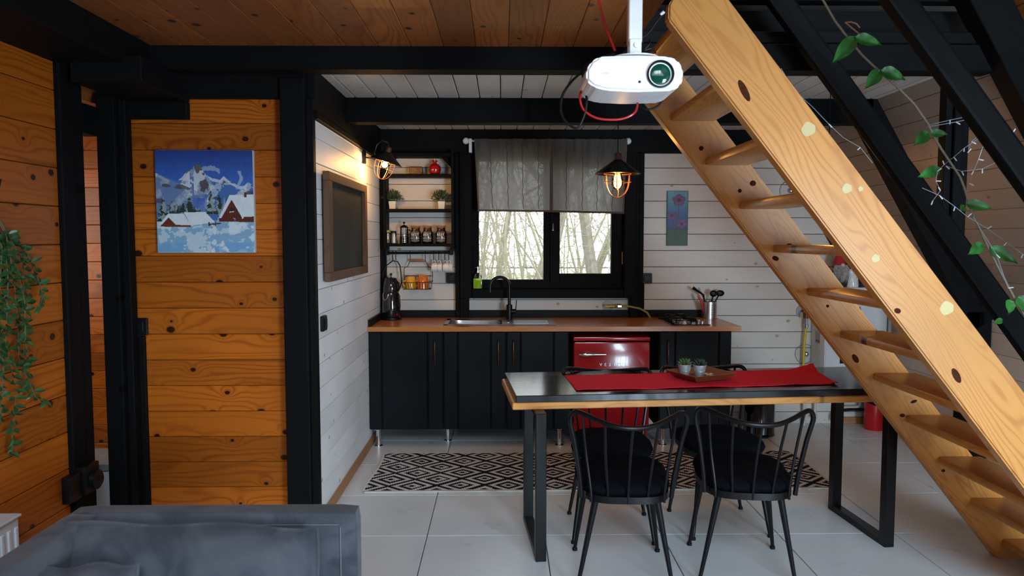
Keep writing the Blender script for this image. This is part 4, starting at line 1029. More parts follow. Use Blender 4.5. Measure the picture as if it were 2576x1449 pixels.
# tray
ty = thing('wooden_tray', 'square dark wooden tray on the red table runner', 'tray', (1.052, 3.865, .781), math.radians(24))
t_ = MB(); a1, a2, hh, tk = .098, .138, .036, .009
n4 = lambda s_, z: [(-s_, -s_*.92, z), (s_, -s_*.92, z), (s_, s_*.92, z), (-s_, s_*.92, z)]
vs = n4(a1, 0)+n4(a2, hh)+n4(a2-tk, hh)+n4(a1-.004, .009)
fs = [(3, 2, 1, 0)]+[(i, (i+1) % 4, 4+(i+1) % 4, 4+i) for i in range(4)]+[(4+i, 4+(i+1) % 4, 8+(i+1) % 4, 8+i) for i in range(4)]+[(8+i, 8+(i+1) % 4, 12+(i+1) % 4, 12+i) for i in range(4)]+[(12, 13, 14, 15)]
t_.add(vs, fs); t_.build('dish', TRAYW, ty, smooth=False)
cr = MB()
for k in range(14): cr.sphere((rng.uniform(.02, .09), rng.uniform(-.02, .05), .014), .008, rng.uniform(.6, 1.6), rng.uniform(.5, 1), .5, 7, 5)
tag(cr.build('wood_shavings', plain('pale_nuts', (.50, .36, .18), .7)), 'pale nut pieces lying in the tray right of the pots', 'nuts', kind='stuff').parent = None
cr_ = bpy.data.objects['wood_shavings']; cr_.name = 'nut_pieces'; cr_.location = (1.045, 3.875, .782)
for px, lab, mt, sd in ((1726, 'galvanised pot with a light green succulent, left in the tray', SUCC, 4), (1761, 'galvanised pot with a dark succulent, right in the tray', SUCD, 5)):
    p = at(px, 944, Z=.79); r_ = random.Random(sd)
    T = thing('succulent_pot', lab, 'plant', (p.x-.012, 3.885 if px < 1740 else 3.865, .7905), group='succulents in the tray'); T.scale = (1.08, 1.08, 1.15)
    MB().lathe([(.022, 0), (.023, .003), (.026, .022), (.028, .024), (.0275, .028), (.029, .032), (.031, .048), (.0335, .050), (.034, .054), (.031, .054), (.029, .046)], seg=22).build('bucket', GALV, T)
    lf = MB()
    for ring, (n_, el, L_) in enumerate(((9, .35, .040), (8, .75, .038), (6, 1.15, .032))):
        for k in range(n_):
            a_ = 2*math.pi*k/n_+ring*.4+r_.uniform(-.1, .1); d_ = (math.cos(a_)*math.cos(el), math.sin(a_)*math.cos(el), math.sin(el))
            lf.tube([(0, 0, .048), (d_[0]*L_*.5, d_[1]*L_*.5, .050+d_[2]*L_*.5), (d_[0]*L_, d_[1]*L_, .052+d_[2]*L_)], [.004, .0065, .001], 6)
    tag(lf.build('foliage', mt, T), kind='stuff')

# ------------------------------------------------------------------ chairs
def make_chair():
    T = thing('dining_chair', 'x', 'chair', group='black metal spindle back dining chairs')
    pts = []
    n = 36
    for i in range(n):
        a_ = 2*math.pi*i/n; ca, sa = math.cos(a_), math.sin(a_)
        w_ = .205 if sa > 0 else .195
        pts.append((w_*abs(ca)**.6*(1 if ca > 0 else -1), -.035+.235*abs(sa)**.6*(1 if sa > 0 else -1)+.0, 0))
    fr = MB(); vs = []; fs = []
    for k, (s_, z) in enumerate(((1, .402), (1, .432), (.93, .432), (.93, .402))):
        vs += [(x*s_, (y+.035)*s_-.035, z) for x, y, _ in pts]
    for k in range(4):
        for i in range(n): fs.append((k*n+i, k*n+(i+1) % n, ((k+1) % 4)*n+(i+1) % n, ((k+1) % 4)*n+i))
    fr.add(vs, fs); fr.build('seat_frame', METB, T)
    cu = MB(); lay = [(.95, .425), (1.0, .437), (1.03, .452), (1.0, .468), (.90, .479), (.6, .487), (.2, .489)]
    vs = []; fs = []
    for s_, z in lay: vs += [(x*s_, (y+.035)*s_-.02, z) for x, y, _ in pts]
    for k in range(len(lay)-1):
        for i in range(n): fs.append((k*n+i, k*n+(i+1) % n, (k+1)*n+(i+1) % n, (k+1)*n+i))
    fs.append(tuple(range(n))[::-1]); fs.append(tuple((len(lay)-1)*n+i for i in range(n)))
    cu.add(vs, fs); cu.build('cushion', CUSH, T, angle=60)
    # back frame: one bent tube
    xs = []; 
    side = [(-.192, -.20, .41), (-.200, -.212, .50), (-.225, -.235, .66), (-.243, -.25, .745)]
    top = [(-.240, -.258, .778), (-.222, -.270, .796), (-.190, -.300, .793), (-.13, -.355, .778), (-.07, -.395, .766), (0, -.41, .762)]
    P_ = side+top; P_ = P_+[(-x, y, z) for x, y, z in P_[:-1][::-1]]
    def cr(P, m_=4):
        P = [Vector(p) for p in P]; out = []
        for i in range(len(P)-1):
            a0 = P[max(i-1, 0)]; a1 = P[i]; a2 = P[i+1]; a3 = P[min(i+2, len(P)-1)]
            for k in range(m_):
                t = k/m_; out.append(.5*((2*a1)+(a2-a0)*t+(2*a0-5*a1+4*a2-a3)*t*t+(3*a1-a0-3*a2+a3)*t**3))
        return out+[P[-1]]
    MB().tube(cr(P_), .0105, 10).build('back_frame', METB, T)
    topc = cr(top+[(-x, y, z) for x, y, z in top[:-1][::-1]], 8)
    for tx, bx in ((-.195, -.155), (-.105, -.085), (0, 0), (.105, .085), (.195, .155)):
        e = min(topc, key=lambda p: abs(p.x-tx)); by = -.255+.02*abs(bx)/.155
        b_ = Vector((bx, by-.012, .405)); e = e.copy()
        MB().tube(cr([b_, b_+Vector((0, -.004, .05)), b_.lerp(e, .55)+Vector((tx*.0, .022, 0)), e], 5), .0062, 8).build('spindle', METB, T)
    for (tx, ty, fx, fy) in ((-.145, .13, -.2, .2), (.145, .13, .2, .2), (-.13, -.20, -.205, -.195), (.13, -.20, .205, -.195)):
        L = MB().tube([(tx, ty, .405), (fx, fy, .012)], [.0155, .0085], 12).build('leg', METB, T)
        MB().lathe([(.0125, 0), (.0125, .012), (.009, .016)], (fx, fy, 0), 12).build('foot_cap', MATB, L)
    MB().bar((-.14, .10, .415), (-.125, -.19, .415), .008).bar((.14, .10, .415), (.125, -.19, .415), .008).build('seat_brace', METB, T)
    return T
ch = make_chair()
for i, (x, y, rz, lab) in enumerate(((.545, 3.305, -3, 'black spindle chair on the near side, closest to the left table leg'), (1.105, 3.345, -7, 'black spindle chair on the near side, next to the stairs'),
                      (.567, 3.785, 177, 'black spindle chair across the table, in front of the red fridge'), (1.152, 3.845, 184, 'black spindle chair across the table, behind the near right chair'))):
    c = ch if i == 0 else copy_tree(ch)
    c.location = (x, y, 0); c.rotation_euler = (0, 0, math.radians(rz)); c['label'] = lab

# ------------------------------------------------------------------ staircase
ST = thing('staircase', 'steep open pine staircase with two stringers, rising to the left', 'stairs', (1.15, 3.0, 0))
SL = -1.2586
def xl(z): return 1.149+(z-1.518)/SL
def stringer(y0, y1, name, label=None):
    D = Vector((-1, 0, 1.2586)).normalized(); Nn = Vector((1.2586, 0, 1)).normalized()    # grain up the slope
    w = .257*math.sin(math.atan(1.2586))
    P = [(xl(0), 0), (xl(0)+.257, 0), (xl(2.345)+.257, 2.345), (.60, 2.345), (.572, 2.32), (.563, 2.30), (xl(2.255), 2.255)]
    o0 = Vector((xl(0), 0, 0)); P2_ = []
    for x, z in P:
        v = Vector((x, 0, z))-o0; P2_.append((v.dot(D), v.dot(Nn)))
    mb = MB(); bm = bmesh.new(); vs = [bm.verts.new((a_, b_, 0)) for a_, b_ in P2_]; f_ = bm.faces.new(vs)
    r_ = bmesh.ops.extrude_face_region(bm, geom=[f_]); bmesh.ops.translate(bm, verts=[v for v in r_['geom'] if isinstance(v, bmesh.types.BMVert)], vec=(0, 0, y1-y0))
    bmesh.ops.bevel(bm, geom=bm.edges[:], offset=.006, segments=2, affect='EDGES')
    bm.verts.index_update(); mb.add([tuple(v.co) for v in bm.verts], [tuple(v.index for v in f.verts) for f in bm.faces]); bm.free()
    o = mb.build(name, STAIR, ST); M = Matrix.Identity(4); n_ = D.cross(Nn)
    base = o0+Vector((0, y0 if n_.y > 0 else y1, 0))-Vector(ST.location)
    for i in range(3): M[i][0] = D[i]; M[i][1] = Nn[i]; M[i][2] = n_[i]; M[i][3] = base[i]
    o.matrix_local = M; return o
s_far = stringer(3.39, 3.45, 'stringer'); s_near = stringer(2.54, 2.60, 'stringer')
tm = MB().box((0, 0, -.036), (.80, .205, 0), .012).mesh('tread', STAIR)
for k in range(-4, 8):
    z = 1.490-.1987*k; x = 1.261+.1607*k-.012
    if z < .05: continue
    o = bpy.data.objects.new('tread', tm); COL.objects.link(o); o.parent = ST
    M = Matrix.Identity(4); dl, dw = Vector((0, -1, 0)), Vector((1, 0, 0)); n_ = dl.cross(dw)
    for i in range(3): M[i][0] = dl[i]; M[i][1] = dw[i]; M[i][2] = n_[i]
    M[0][3] = x-1.15; M[1][3] = 3.395-3.0; M[2][3] = z; o.matrix_local = M
for px, py, rr in ((2034, 325, 17), (2131, 474, 12), (2165, 475, 6), (2203, 650, 10), (2382, 775, 17)):
    c = at(px, py, Y=2.5395); r0 = rr/1860*2.54
    o = MB().add([(c.x-1.15+r0*math.cos(k*.3927)*(1+.10*math.sin(k*.9)), y_, c.z+r0*math.sin(k*.3927)*(1.05+.12*math.cos(k*1.2))) for y_ in (2.5392-3, 2.541-3) for k in range(16)], [tuple(range(16)), tuple(range(16, 32))]+[(k, (k+1) % 16, 16+(k+1) % 16, 16+k) for k in range(16)]).build('filler_patch', PUTTY, ST, smooth=False)
    o['label'] = 'pale patch of wood filler'
for px, py, Y, rx, rz_, a_ in ((1872, 228, 2.5395, 9, 30, -28), (2406, 945, 2.5395, 9, 22, -30), (2258, 782, 2.5395, 9, 7, 20), (1985, 250, 0, 0, 0, 0), (1894, 461, 3.3895, 8, 7, 0), (1861, 480, 3.3895, 5, 5, 0), (1951, 650, 3.3895, 9, 6, 20), (1764, 373, 3.3895, 6, 6, 0), (1986, 616, 3.3895, 7, 4, 0), (2082, 770, 3.3895, 4, 4, 0), (2152, 902, 3.3895, 7, 13, -35), (2299, 1010, 3.3895, 9, 4, -20), (2270, 1045, 3.3895, 7, 5, 0), (2373, 1184, 3.3895, 5, 4, 0)):
    if not Y: continue
    c = at(px, py, Y=Y); q_ = Y/1860; ca, sa = math.cos(math.radians(-a_)), math.sin(math.radians(-a_))
    P_ = [(c.x-1.15+q_*(rx*math.cos(k*.5236)*ca-rz_*math.sin(k*.5236)*sa), c.z+q_*(rx*math.cos(k*.5236)*sa+rz_*math.sin(k*.5236)*ca)) for k in range(12)]
    o = MB().prism(P_, 'y', Y-3, Y-3+.002).build('knot', KNOT, ST, smooth=False)
# handrails
def rail_line(px0, py0, px1, py1, Y): return at(px0, py0, Y=Y), at(px1, py1, Y=Y)
RL = thing('stair_railing', 'two sloping black timber handrails with a post beside the stairs', 'handrail', (2.0, 3.4, 0))
for (e0, e1, Y, w_) in (((2245, 350), (2576, 810), 3.40, .098), ((2297, 0), (2576, 387), 2.57, .085)):
    a_, b_ = rail_line(*e0, *e1, Y); d_ = (b_-a_).normalized(); nn = Vector((-d_.z, 0, d_.x)); nn = nn if nn.x < 0 else -nn
    p0 = a_+nn*w_/2-d_*1.6; p1 = b_+nn*w_/2+d_*.9
    loc = Vector(RL.location); timber('handrail', p0-loc, p1-loc, w_, .06, BLACK, (0, 1, 0), RL, .012)
pz = at(2390, 600, Y=3.48)
timber('post', (pz.x-2.0, .085, pz.z+.0), (pz.x-2.0, .085, 2.314), .11, .06, BLACK, (0, 1, 0), RL, .006); timber('post_batten', (pz.x-2.0-.005, .045, pz.z), (pz.x-2.0-.005, .045, 2.314), .04, .02, BLACK, (0, 1, 0), RL, .004)

# ------------------------------------------------------------------ vine and fairy lights on the railing
YV = 2.95
def V_(px, py, Y=YV): return at(px, py, Y=Y)
vine = [(2045, -60), (2070, 0), (2100, 52), (2135, 98), (2170, 140), (2215, 182), (2255, 216), (2300, 262), (2335, 312), (2350, 345), (2368, 375), (2415, 445), (2425, 470), (2440, 520), (2462, 570), (2490, 630), (2520, 690), (2555, 755), (2600, 830)]
B0 = V_(2340, 320); VN = thing('trailing_vine', 'artificial leafy vine strung along the stair railing', 'vine', B0)
MB().tube([V_(*p)-B0 for p in vine], .0045, 6).build('stem', plain('pale_stem', (.20, .19, .13), .6), VN)
lv = [(2150, 95, 2095, 158, 34), (2150, 95, 2218, 112, 30), (2212, 178, 2178, 222, 30), (2215, 178, 2278, 200, 32), (2333, 335, 2300, 365, 28), (2340, 335, 2385, 338, 20), (2362, 425, 2310, 445, 26), (2428, 512, 2496, 524, 26), (2424, 520, 2415, 530, 18), (2470, 615, 2436, 640, 26), (2488, 622, 2562, 662, 30), (2540, 755, 2538, 790, 24), (2560, 745, 2590, 790, 34), (2520, 805, 2500, 812, 14)]
for x0, y0, x1, y1, w_ in lv:
    a_, b_ = V_(x0, y0)-B0, V_(x1, y1, YV-.03)-B0
    MB().bigleaf(a_, b_-a_, (0, -1, .2), (b_-a_).length, w_/1860*YV*1.15).build('leaf', LEAFB, VN, angle=80)
tw = MB()
for P in ([(2125, 57), (2140, 55), (2155, 60), (2163, 70)], [(2128, 58), (2145, 72), (2160, 84)]): tw.tube([V_(*p)-B0 for p in P], .003, 5)
tw.build('twig', plain('brown_twig', (.25, .10, .06), .7), VN)
F0 = V_(2400, 420, 2.9); FL_ = thing('fairy_lights', 'unlit clear fairy lights looped over the black handrails', 'fairy lights', F0)
lines = [[(1965, 172), (2000, 225), (2040, 270), (2085, 312), (2125, 345), (2160, 372), (2195, 410)], [(2338, 314), (2390, 302), (2440, 292), (2495, 283)], [(2338, 318), (2400, 308), (2460, 295), (2500, 285)],
         [(2520, 300), (2470, 340), (2430, 372), (2400, 395), (2370, 415), (2362, 430)], [(2530, 322), (2546, 335), (2540, 370), (2510, 405), (2470, 425), (2425, 430), (2375, 418)], [(2470, 360), (2466, 400), (2450, 430), (2432, 462)], [(2480, 325), (2450, 355), (2430, 385)],
         [(2362, 430), (2356, 455), (2360, 480), (2350, 505)], [(2325, 472), (2360, 492), (2400, 520), (2440, 545), (2480, 575), (2530, 610), (2580, 640)], [(2450, 545), (2500, 640), (2540, 725)]]
for i, Ln in enumerate(lines):
    w = MB()
    P = [V_(*p, 2.9)-F0+Vector((0, .015*math.sin(k*2.1+i), 0)) for k, p in enumerate(Ln)]; w.tube(P, .0013, 5)
    for k in range(1, len(P), 1 if i else 2):
        a_ = P[k]; d_ = Vector((rng.uniform(-.8, .8), -.2, rng.uniform(-1, .6))).normalized(); MB().tube([a_, a_+d_*.016, a_+d_*.019], [.0020, .0026, .0012], 6).build('light_bulb', WHEN, FL_)
    w.build('wire', WIRE, FL_)

# ------------------------------------------------------------------ pendant and wall lamp
def cage(mb, R, zt, zb, ribs=6, rings=(0., .35), r=.0022):
    for k in range(ribs//2):
        a_ = math.pi*k/(ribs//2)+.3; ca, sa = math.cos(a_), math.sin(a_); P = []
        for i in range(15):
            t = i/14; ang = math.pi*t; x = -math.cos(ang); s_ = math.sin(ang)**.75
            P.append((R*x*ca if s_ < 1 else 0, R*x*sa, zt+(zb-zt)*s_))
        mb.tube(P, r, 6)
    for q in rings: mb.tube([(R*(1.0-.05*q)*math.cos(2*math.pi*k/24), R*(1.0-.05*q)*math.sin(2*math.pi*k/24), zt+(zb-zt)*q) for k in range(24)], r, 6, closed=True)
def lamp_head(T, edison=True, M=None):
    k = []
    k.append(MB().lathe([(.022, .052), (.022, .088), (.015, .095)], seg=16).build('socket_cap', plain('dark_wood_cap', (.06, .018, .010), .5), T))
    sh_ = MB(); sh_.lathe([(.018, .058), (.024, .052), (.136, -.028), (.136, -.031), (.130, -.031), (.022, .045), (.018, .05)], seg=36, cap=False); sh_.lathe([(.018, .045), (.018, .06)], seg=16)
    k.append(sh_.build('shade', METB, T))
    c = MB(); cage(c, .080, -.028, -.168); k.append(c.build('cage', COPPER, T))
    if edison:
        k.append(MB().lathe([(.013, .03), (.013, .0), (.022, -.03), (.037, -.072), (.036, -.096), (.021, -.118), (.002, -.126)], seg=18, cap=False).build('bulb', BULBG, T))
        fb = MB()
        for j in range(5): a_ = j*1.2566; fb.tube([(.008*math.cos(a_), .008*math.sin(a_), -.035), (.017*math.cos(a_), .017*math.sin(a_), -.097)], .0038, 6)
        k.append(fb.build('filament', FIL, T))
    else:
        k.append(MB().sphere((0, 0, -.050), .034).build('bulb', BULBG, T)); k.append(MB().sphere((0, 0, -.050), .024).build('filament', FIL2, T))
    k.append(MB().lathe([(.015, .045), (.015, .0), (.013, -.008)], seg=14).build('lamp_holder', MATB, T))
    return k
pc = at(1554, 425, Y=4.40)
for i, (px, lab) in enumerate(((1554, 'lit black pendant lamp with a copper cage in front of the window'), (2084, 'matching black pendant lamp mostly hidden behind the staircase'))):
    p = at(px, 425, Y=4.40)
    T = thing('pendant_lamp', lab, 'lamp', (p.x, 4.40, p.z), group='caged pendant lamps')
    lamp_head(T); MB().bar((0, 0, .09), (0, 0, 2.40-p.z), .0028, seg=6).build('cord', MATB, T); MB().lathe([(.03, 2.385-p.z), (.03, 2.399-p.z)], seg=16).build('ceiling_rose', MATB, T)
    light('pendant_bulb', 'POINT', (p.x, 4.40, p.z-.075), 7, (1, .52, .20), .03)
wp_ = at(912, 396, X=XL); WL = thing('wall_lamp', 'lit black wall lamp with a copper cage on a curved arm', 'lamp', (XL, wp_.y, wp_.z))
MB().box((0, -.028, -.045), (.022, .028, .045), .010).build('wall_plate', METB, WL)
HD = at(972, 395, Y=wp_.y-.02)-Vector((XL, wp_.y, wp_.z))
MB().tube([(.02, 0, 0), (.06, 0, -.004), (.10, 0, .004), (HD.x-.085, 0, .03), (HD.x-.07, 0, .085), (HD.x-.03, 0, .118), (HD.x+.010, 0, .105), (HD.x+.022, 0, .06)], .0055, 8).build('arm', METB, WL)
ks = lamp_head(WL, False)
Mh = Matrix.Translation((HD.x, -.02, HD.z-.012)) @ Matrix.Rotation(math.radians(16), 4, 'Y') @ Matrix.Scale(.86, 4)
for o in ks: o.matrix_local = Mh
lp = Vector((XL, wp_.y, wp_.z))+(Mh @ Vector((0, 0, -.05)))
light('wall_lamp_bulb', 'POINT', lp, 30.0, (1, .62, .30), .025)

# ------------------------------------------------------------------ projector
PJ = thing('projector', 'white ceiling projector with a green coated lens', 'projector', (.392, 2.20, 2.0))
P_ = [(-.143+.0, -.020), (-.143, .012), (-.128, .036), (-.105, .050), (0, .054), (.098, .051), (.125, .042), (.141, .018), (.143, -.010), (.136, -.034), (.112, -.048), (0, -.052), (-.085, -.048), (-.122, -.038)]
pj = MB(); bm = bmesh.new(); vs = [bm.verts.new((x, 0, z)) for x, z in P_]; f_ = bm.faces.new(vs)
r_ = bmesh.ops.extrude_face_region(bm, geom=[f_]); bmesh.ops.translate(bm, verts=[v for v in r_['geom'] if isinstance(v, bmesh.types.BMVert)], vec=(0, .21, 0))
bmesh.ops.bevel(bm, geom=bm.edges[:], offset=.008, segments=3, affect='EDGES'); bm.verts.index_update()
pj.add([tuple(v.co) for v in bm.verts], [tuple(v.index for v in f.verts) for f in bm.faces]); bm.free(); pj.build('casing', WHPL, PJ, angle=25)
lx, lz = at(1661, 187, Y=2.2).x-.392, at(1661, 187, Y=2.2).z-2.0
MB().lathe([(.040, .0), (.040, .008), (.036, .010), (.034, .004), (.034, -.002)], (lx, .0, lz), 32, Matrix.Rotation(math.pi/2, 3, 'X'), cap=False).build('lens_ring', MATB, PJ)
MB().sphere((lx, .004, lz), .034, 1, .28, 1, 24, 12).build('lens', LENS, PJ)['label'] = 'green coated lens'
sq = at(1609, 206, Y=2.2); MB().lathe([(.004, 0), (.004, .002)], (sq.x-.392, .0, sq.z-2), 12, Matrix.Rotation(math.pi/2, 3, 'X')).build('sensor', MATB, PJ)
ft = at(1523, 184, Y=2.2); MB().box((ft.x-.392-.011, -.0006, ft.z-2-.0015), (ft.x-.392+.011, .0, ft.z-2+.0015)).build('faint_mark', plain('faint_grey', (.5, .5, .5), .5), PJ, smooth=False)
mt_ = thing('projector_mount', 'white square ceiling pole and bracket holding the projector', 'bracket', (.392, 2.29, 2.054))
mp = MB(); x0, x1 = at(1578, 60, Y=2.3).x-.392, at(1612, 60, Y=2.3).x-.392
mp.box((x0, -.018, .055), (x1, .022, .40), .003); mp.box((x0-.03, -.03, .386), (x1+.03, .03, .391)); mp.build('pole', WHPL, mt_)
cx_ = (x0+x1)/2
MB().lathe([(.075, .0), (.075, .004)], (cx_, 0, .006), 28).box((cx_-.018, -.022, .004), (cx_+.018, -.018, .065), .002).box((cx_-.018, .016, .004), (cx_+.018, .020, .065), .002).build('bracket_plate', WHPL, mt_)
MB().lathe([(.007, 0), (.007, .006)], (cx_+.002, -.022, .045), 10, Matrix.Rotation(math.pi/2, 3, 'X')).build('bolt', STEEL, mt_)
def cable(label, pts, r, mat, name='cable'):
    P = [at(px, py, Y=Y) for px, py, Y in pts]; q = P[0]
    out = []
    Pq = [p-q for p in P]
    for i in range(len(Pq)-1):
        a0 = Pq[max(i-1, 0)]; a1 = Pq[i]; a2 = Pq[i+1]; a3 = Pq[min(i+2, len(Pq)-1)]
        for k in range(6):
            t = k/6; out.append(.5*((2*a1)+(a2-a0)*t+(2*a0-5*a1+4*a2-a3)*t*t+(3*a1-a0-3*a2+a3)*t**3))
    out.append(Pq[-1]); return tag(MB().tube(out, r, 8).build(name, mat, loc=q), label, 'cable')
cable('red cable running from the ceiling down behind the projector', [(1497, -40, 2.4), (1508, 10, 2.42), (1520, 60, 2.44), (1534, 95, 2.45), (1547, 128, 2.46)], .0040, REDP)
cable('red cable loop hanging under the projector', [(1478, 220, 2.40), (1463, 228, 2.38), (1459, 250, 2.36), (1470, 278, 2.36), (1505, 298, 2.36), (1560, 300, 2.36), (1595, 285, 2.36), (1604, 262, 2.38), (1600, 250, 2.40)], .0036, REDP)
cable('thick black cable loop left of the projector', [(1545, 135, 2.43), (1500, 150, 2.42), (1470, 172, 2.40), (1468, 210, 2.38), (1476, 250, 2.36), (1470, 290, 2.36), (1452, 322, 2.36), (1425, 308, 2.37), (1411, 280, 2.38), (1415, 240, 2.39), (1438, 205, 2.40), (1465, 180, 2.41)], .0042, MATB)
cable('black cable rising beside the projector pole to a shiny tip', [(1560, 140, 2.44), (1585, 118, 2.42), (1608, 100, 2.40), (1630, 85, 2.40), (1650, 58, 2.40), (1666, 38, 2.40)], .0036, MATB)
cable('black cable drooping under the right of the projector', [(1600, 262, 2.43), (1625, 275, 2.42), (1650, 270, 2.42), (1668, 252, 2.42), (1678, 238, 2.42)], .0036, MATB)
cable('black cable curl behind the projector bracket', [(1600, 118, 2.31), (1618, 105, 2.40), (1632, 98, 2.46), (1634, 110, 2.46), (1622, 126, 2.46), (1640, 122, 2.46), (1650, 134, 2.46)], .003, MATB)
tag(MB().tube([at(1662, 37, Y=2.4), at(1671, 29, Y=2.395)], .005, 8).build('cable_plug', WHPL), 'small white tip at the end of the black cable', 'plug')

# ------------------------------------------------------------------ sofa
SO = thing('sofa', 'grey velvet sofa with a low back, end nearest the camera', 'sofa', (-.93, 2.33, 0))
def soft(name, a, b, r_=.03, lv=2, mat=VELV, parent=SO, puff=0, label=None):
    bm = bmesh.new(); bmesh.ops.create_cube(bm, size=1); bmesh.ops.subdivide_edges(bm, edges=bm.edges[:], cuts=14, use_grid_fill=True)
    c_ = (Vector(a)+Vector(b))/2; s_ = Vector(b)-Vector(a)
    for v in bm.verts:
        p = v.co*2; q = Vector((max(-1, min(1, p.x)), max(-1, min(1, p.y)), max(-1, min(1, p.z))))
        h_ = s_/2; w3 = Vector((q.x*h_.x, q.y*h_.y, q.z*h_.z)); inner = Vector([max(-(h_[i]-r_), min(h_[i]-r_, w3[i])) for i in range(3)])
        dl = w3-inner
        if dl.length > 1e-9: w3 = inner+dl.normalized()*r_
        if puff:
            fx = 1-abs(q.x)**3; fz = 1-abs(q.z)**3; w3.y += (1 if q.y > 0 else -1)*puff*fx*fz*abs(q.y)
            w3.z += .012*math.sin(q.x*5+1)
        v.co = w3+c_
    bm.verts.index_update(); mb = MB(); mb.add([tuple(v.co) for v in bm.verts], [tuple(v.index for v in f.verts) for f in bm.faces]); bm.free()
    o = mb.build(name, mat, parent, angle=70)
    if label: o['label'] = label
    return o
soft('back_rest', (-.455, -.02, .03), (.465, .075, .645), .018)
soft('arm_rest', (-.465, -1.35, .05), (-.345, .05, .645), .03)
soft('seat_base', (-.40, -1.30, .06), (.455, -.01, .27), .03)
soft('seat_cushion', (-.345, -1.30, .27), (.455, -.10, .42), .05)
sm_ = MB().tube([(.415, -.0225, .10), (.415, -.0225, .60)], .0016, 5).tube([(-.34, -.0225, .608), (.41, -.0225, .608)], .0014, 5); sm_.build('stitching', plain('grey_thread', (.16, .17, .19), .8), SO)
MB().box((-.44, .0, 0), (-.38, .06, .05)).box((.39, .0, 0), (.45, .06, .05)).box((-.44, -1.3, 0), (-.38, -1.24, .06)).build('feet', MATB, SO, smooth=False)
def pillow(name, label, loc, rot, w_, h_, d_, grp='grey velvet sofa cushions'):
    T = thing(name, label, 'cushion', loc, group=grp); T.rotation_euler = rot
    nu, nv = 26, 18; vs = []; 
    def side(sg):
        def fn(i, j):
            x = (i-.5)*2; z = (j-.5)*2
            ex = 1-abs(x)**2.6; ez = 1-abs(z)**2.6; th = d_/2*(max(0, ex)*max(0, ez))**.45
            cor = 1-.05*(abs(x)*abs(z))**2
            th += .004*math.sin(x*9+z*4)*ex*ez
            return (x*w_/2*cor*(1-.02*(1-z*z)), sg*th, z*h_/2*cor*(1-.03*(1-x*x))+.006*math.sin(x*6))
        return fn
    mb = MB().grid(nu, nv, side(1)).grid(nu, nv, side(-1)); mb.build('cover', VELV, T, angle=80)
    rim = [side(1)(i/nu, 0) for i in range(nu+1)]+[side(1)(1, j/nv) for j in range(nv+1)]+[side(1)(1-i/nu, 1) for i in range(nu+1)]+[side(1)(0, 1-j/nv) for j in range(nv+1)]
    MB().tube(rim, .006, 6, closed=True).build('piping', VELV, T)
pillow('sofa_cushion', 'large grey velvet back cushion leaning on the sofa back', (-.955, 2.185, .445), (math.radians(-14), math.radians(1.5), 0), .80, .41, .20)
pillow('sofa_cushion', 'small grey velvet cushion at the lower left of the sofa', (-1.17, 1.98, .475), (math.radians(-30), 0, math.radians(8)), .30, .28, .13)
# radiator
RD = thing('radiator', 'white panel radiator on the wooden wall at the left edge', 'radiator', (-1.945, 1.9, .12))
MB().box((.02, 0, 0), (.09, .90, .335), .006).build('panel', WHEN, RD)
gr = MB()
for k in range(22): gr.box((.088, .03+k*.04, .02), (.097, .048+k*.04, .30), .003)
gr.build('fins', WHEN, RD); MB().box((.015, -.004, .335), (.10, .904, .345), .002).build('top_grille', WHEN, RD); MB().box((0, .1, .05), (.02, .14, .3)).box((0, .76, .05), (.02, .8, .3)).build('wall_bracket', WHEN, RD)

# ------------------------------------------------------------------ hanging plant at the left edge
HP = thing('hanging_plant', 'trailing green plant hanging on the wooden wall at the left edge', 'plant', (-1.86, 2.66, 1.62))
MB().lathe([(.05, -.02), (.075, .10), (.078, .11), (.07, .11)], seg=18).build('pot', MATB, HP)
r5 = random.Random(11); q0 = Vector(HP.location); cnt = 0
vines = [((10, 600), (20, 700), (14, 860), (40, 980), (32, 1080), (30, 1140)), ((20, 590), (60, 660), (70, 740), (58, 830), (70, 900), (60, 920)), ((20, 585), (70, 640), (95, 700), (108, 745), (100, 770)), ((-10, 600), (0, 760), (8, 930), (0, 1060)),
         ((15, 590), (35, 700), (45, 820), (48, 900), (90, 1000), (112, 1010)), ((-10, 590), (20, 640), (45, 680), (62, 760), (64, 860)), ((-20, 580), (5, 620), (-5, 820), (12, 1000))]
for vi, vn in enumerate(vines):
    P = [at(px, py, X=-1.86+.05*math.sin(vi*2+k)) for k, (px, py) in enumerate(vn)]
    pts = [Vector((0, 0, .1))]+[p-q0 for p in P]
    MB().tube(pts, .0022, 5).build('stem', STEM, HP)
    fine = []
    for a_, b_ in zip(pts[1:-1], pts[2:]):
        n_ = max(2, int((b_-a_).length/.030)); fine += [a_.lerp(b_, k/n_) for k in range(n_)]
    for p in fine+[pts[-1]]:
        for sgn in (1, -1):
            if cnt >= 290: break
            d_ = Vector((r5.uniform(-.2, .7), sgn*r5.uniform(.4, 1), r5.uniform(-.9, .35)))
            MB().leaf(p, d_, (1, 0, .5), r5.uniform(.032, .05), r5.uniform(.018, .026), .18, .15).build('leaf', LEAF, HP, smooth=False); cnt += 1

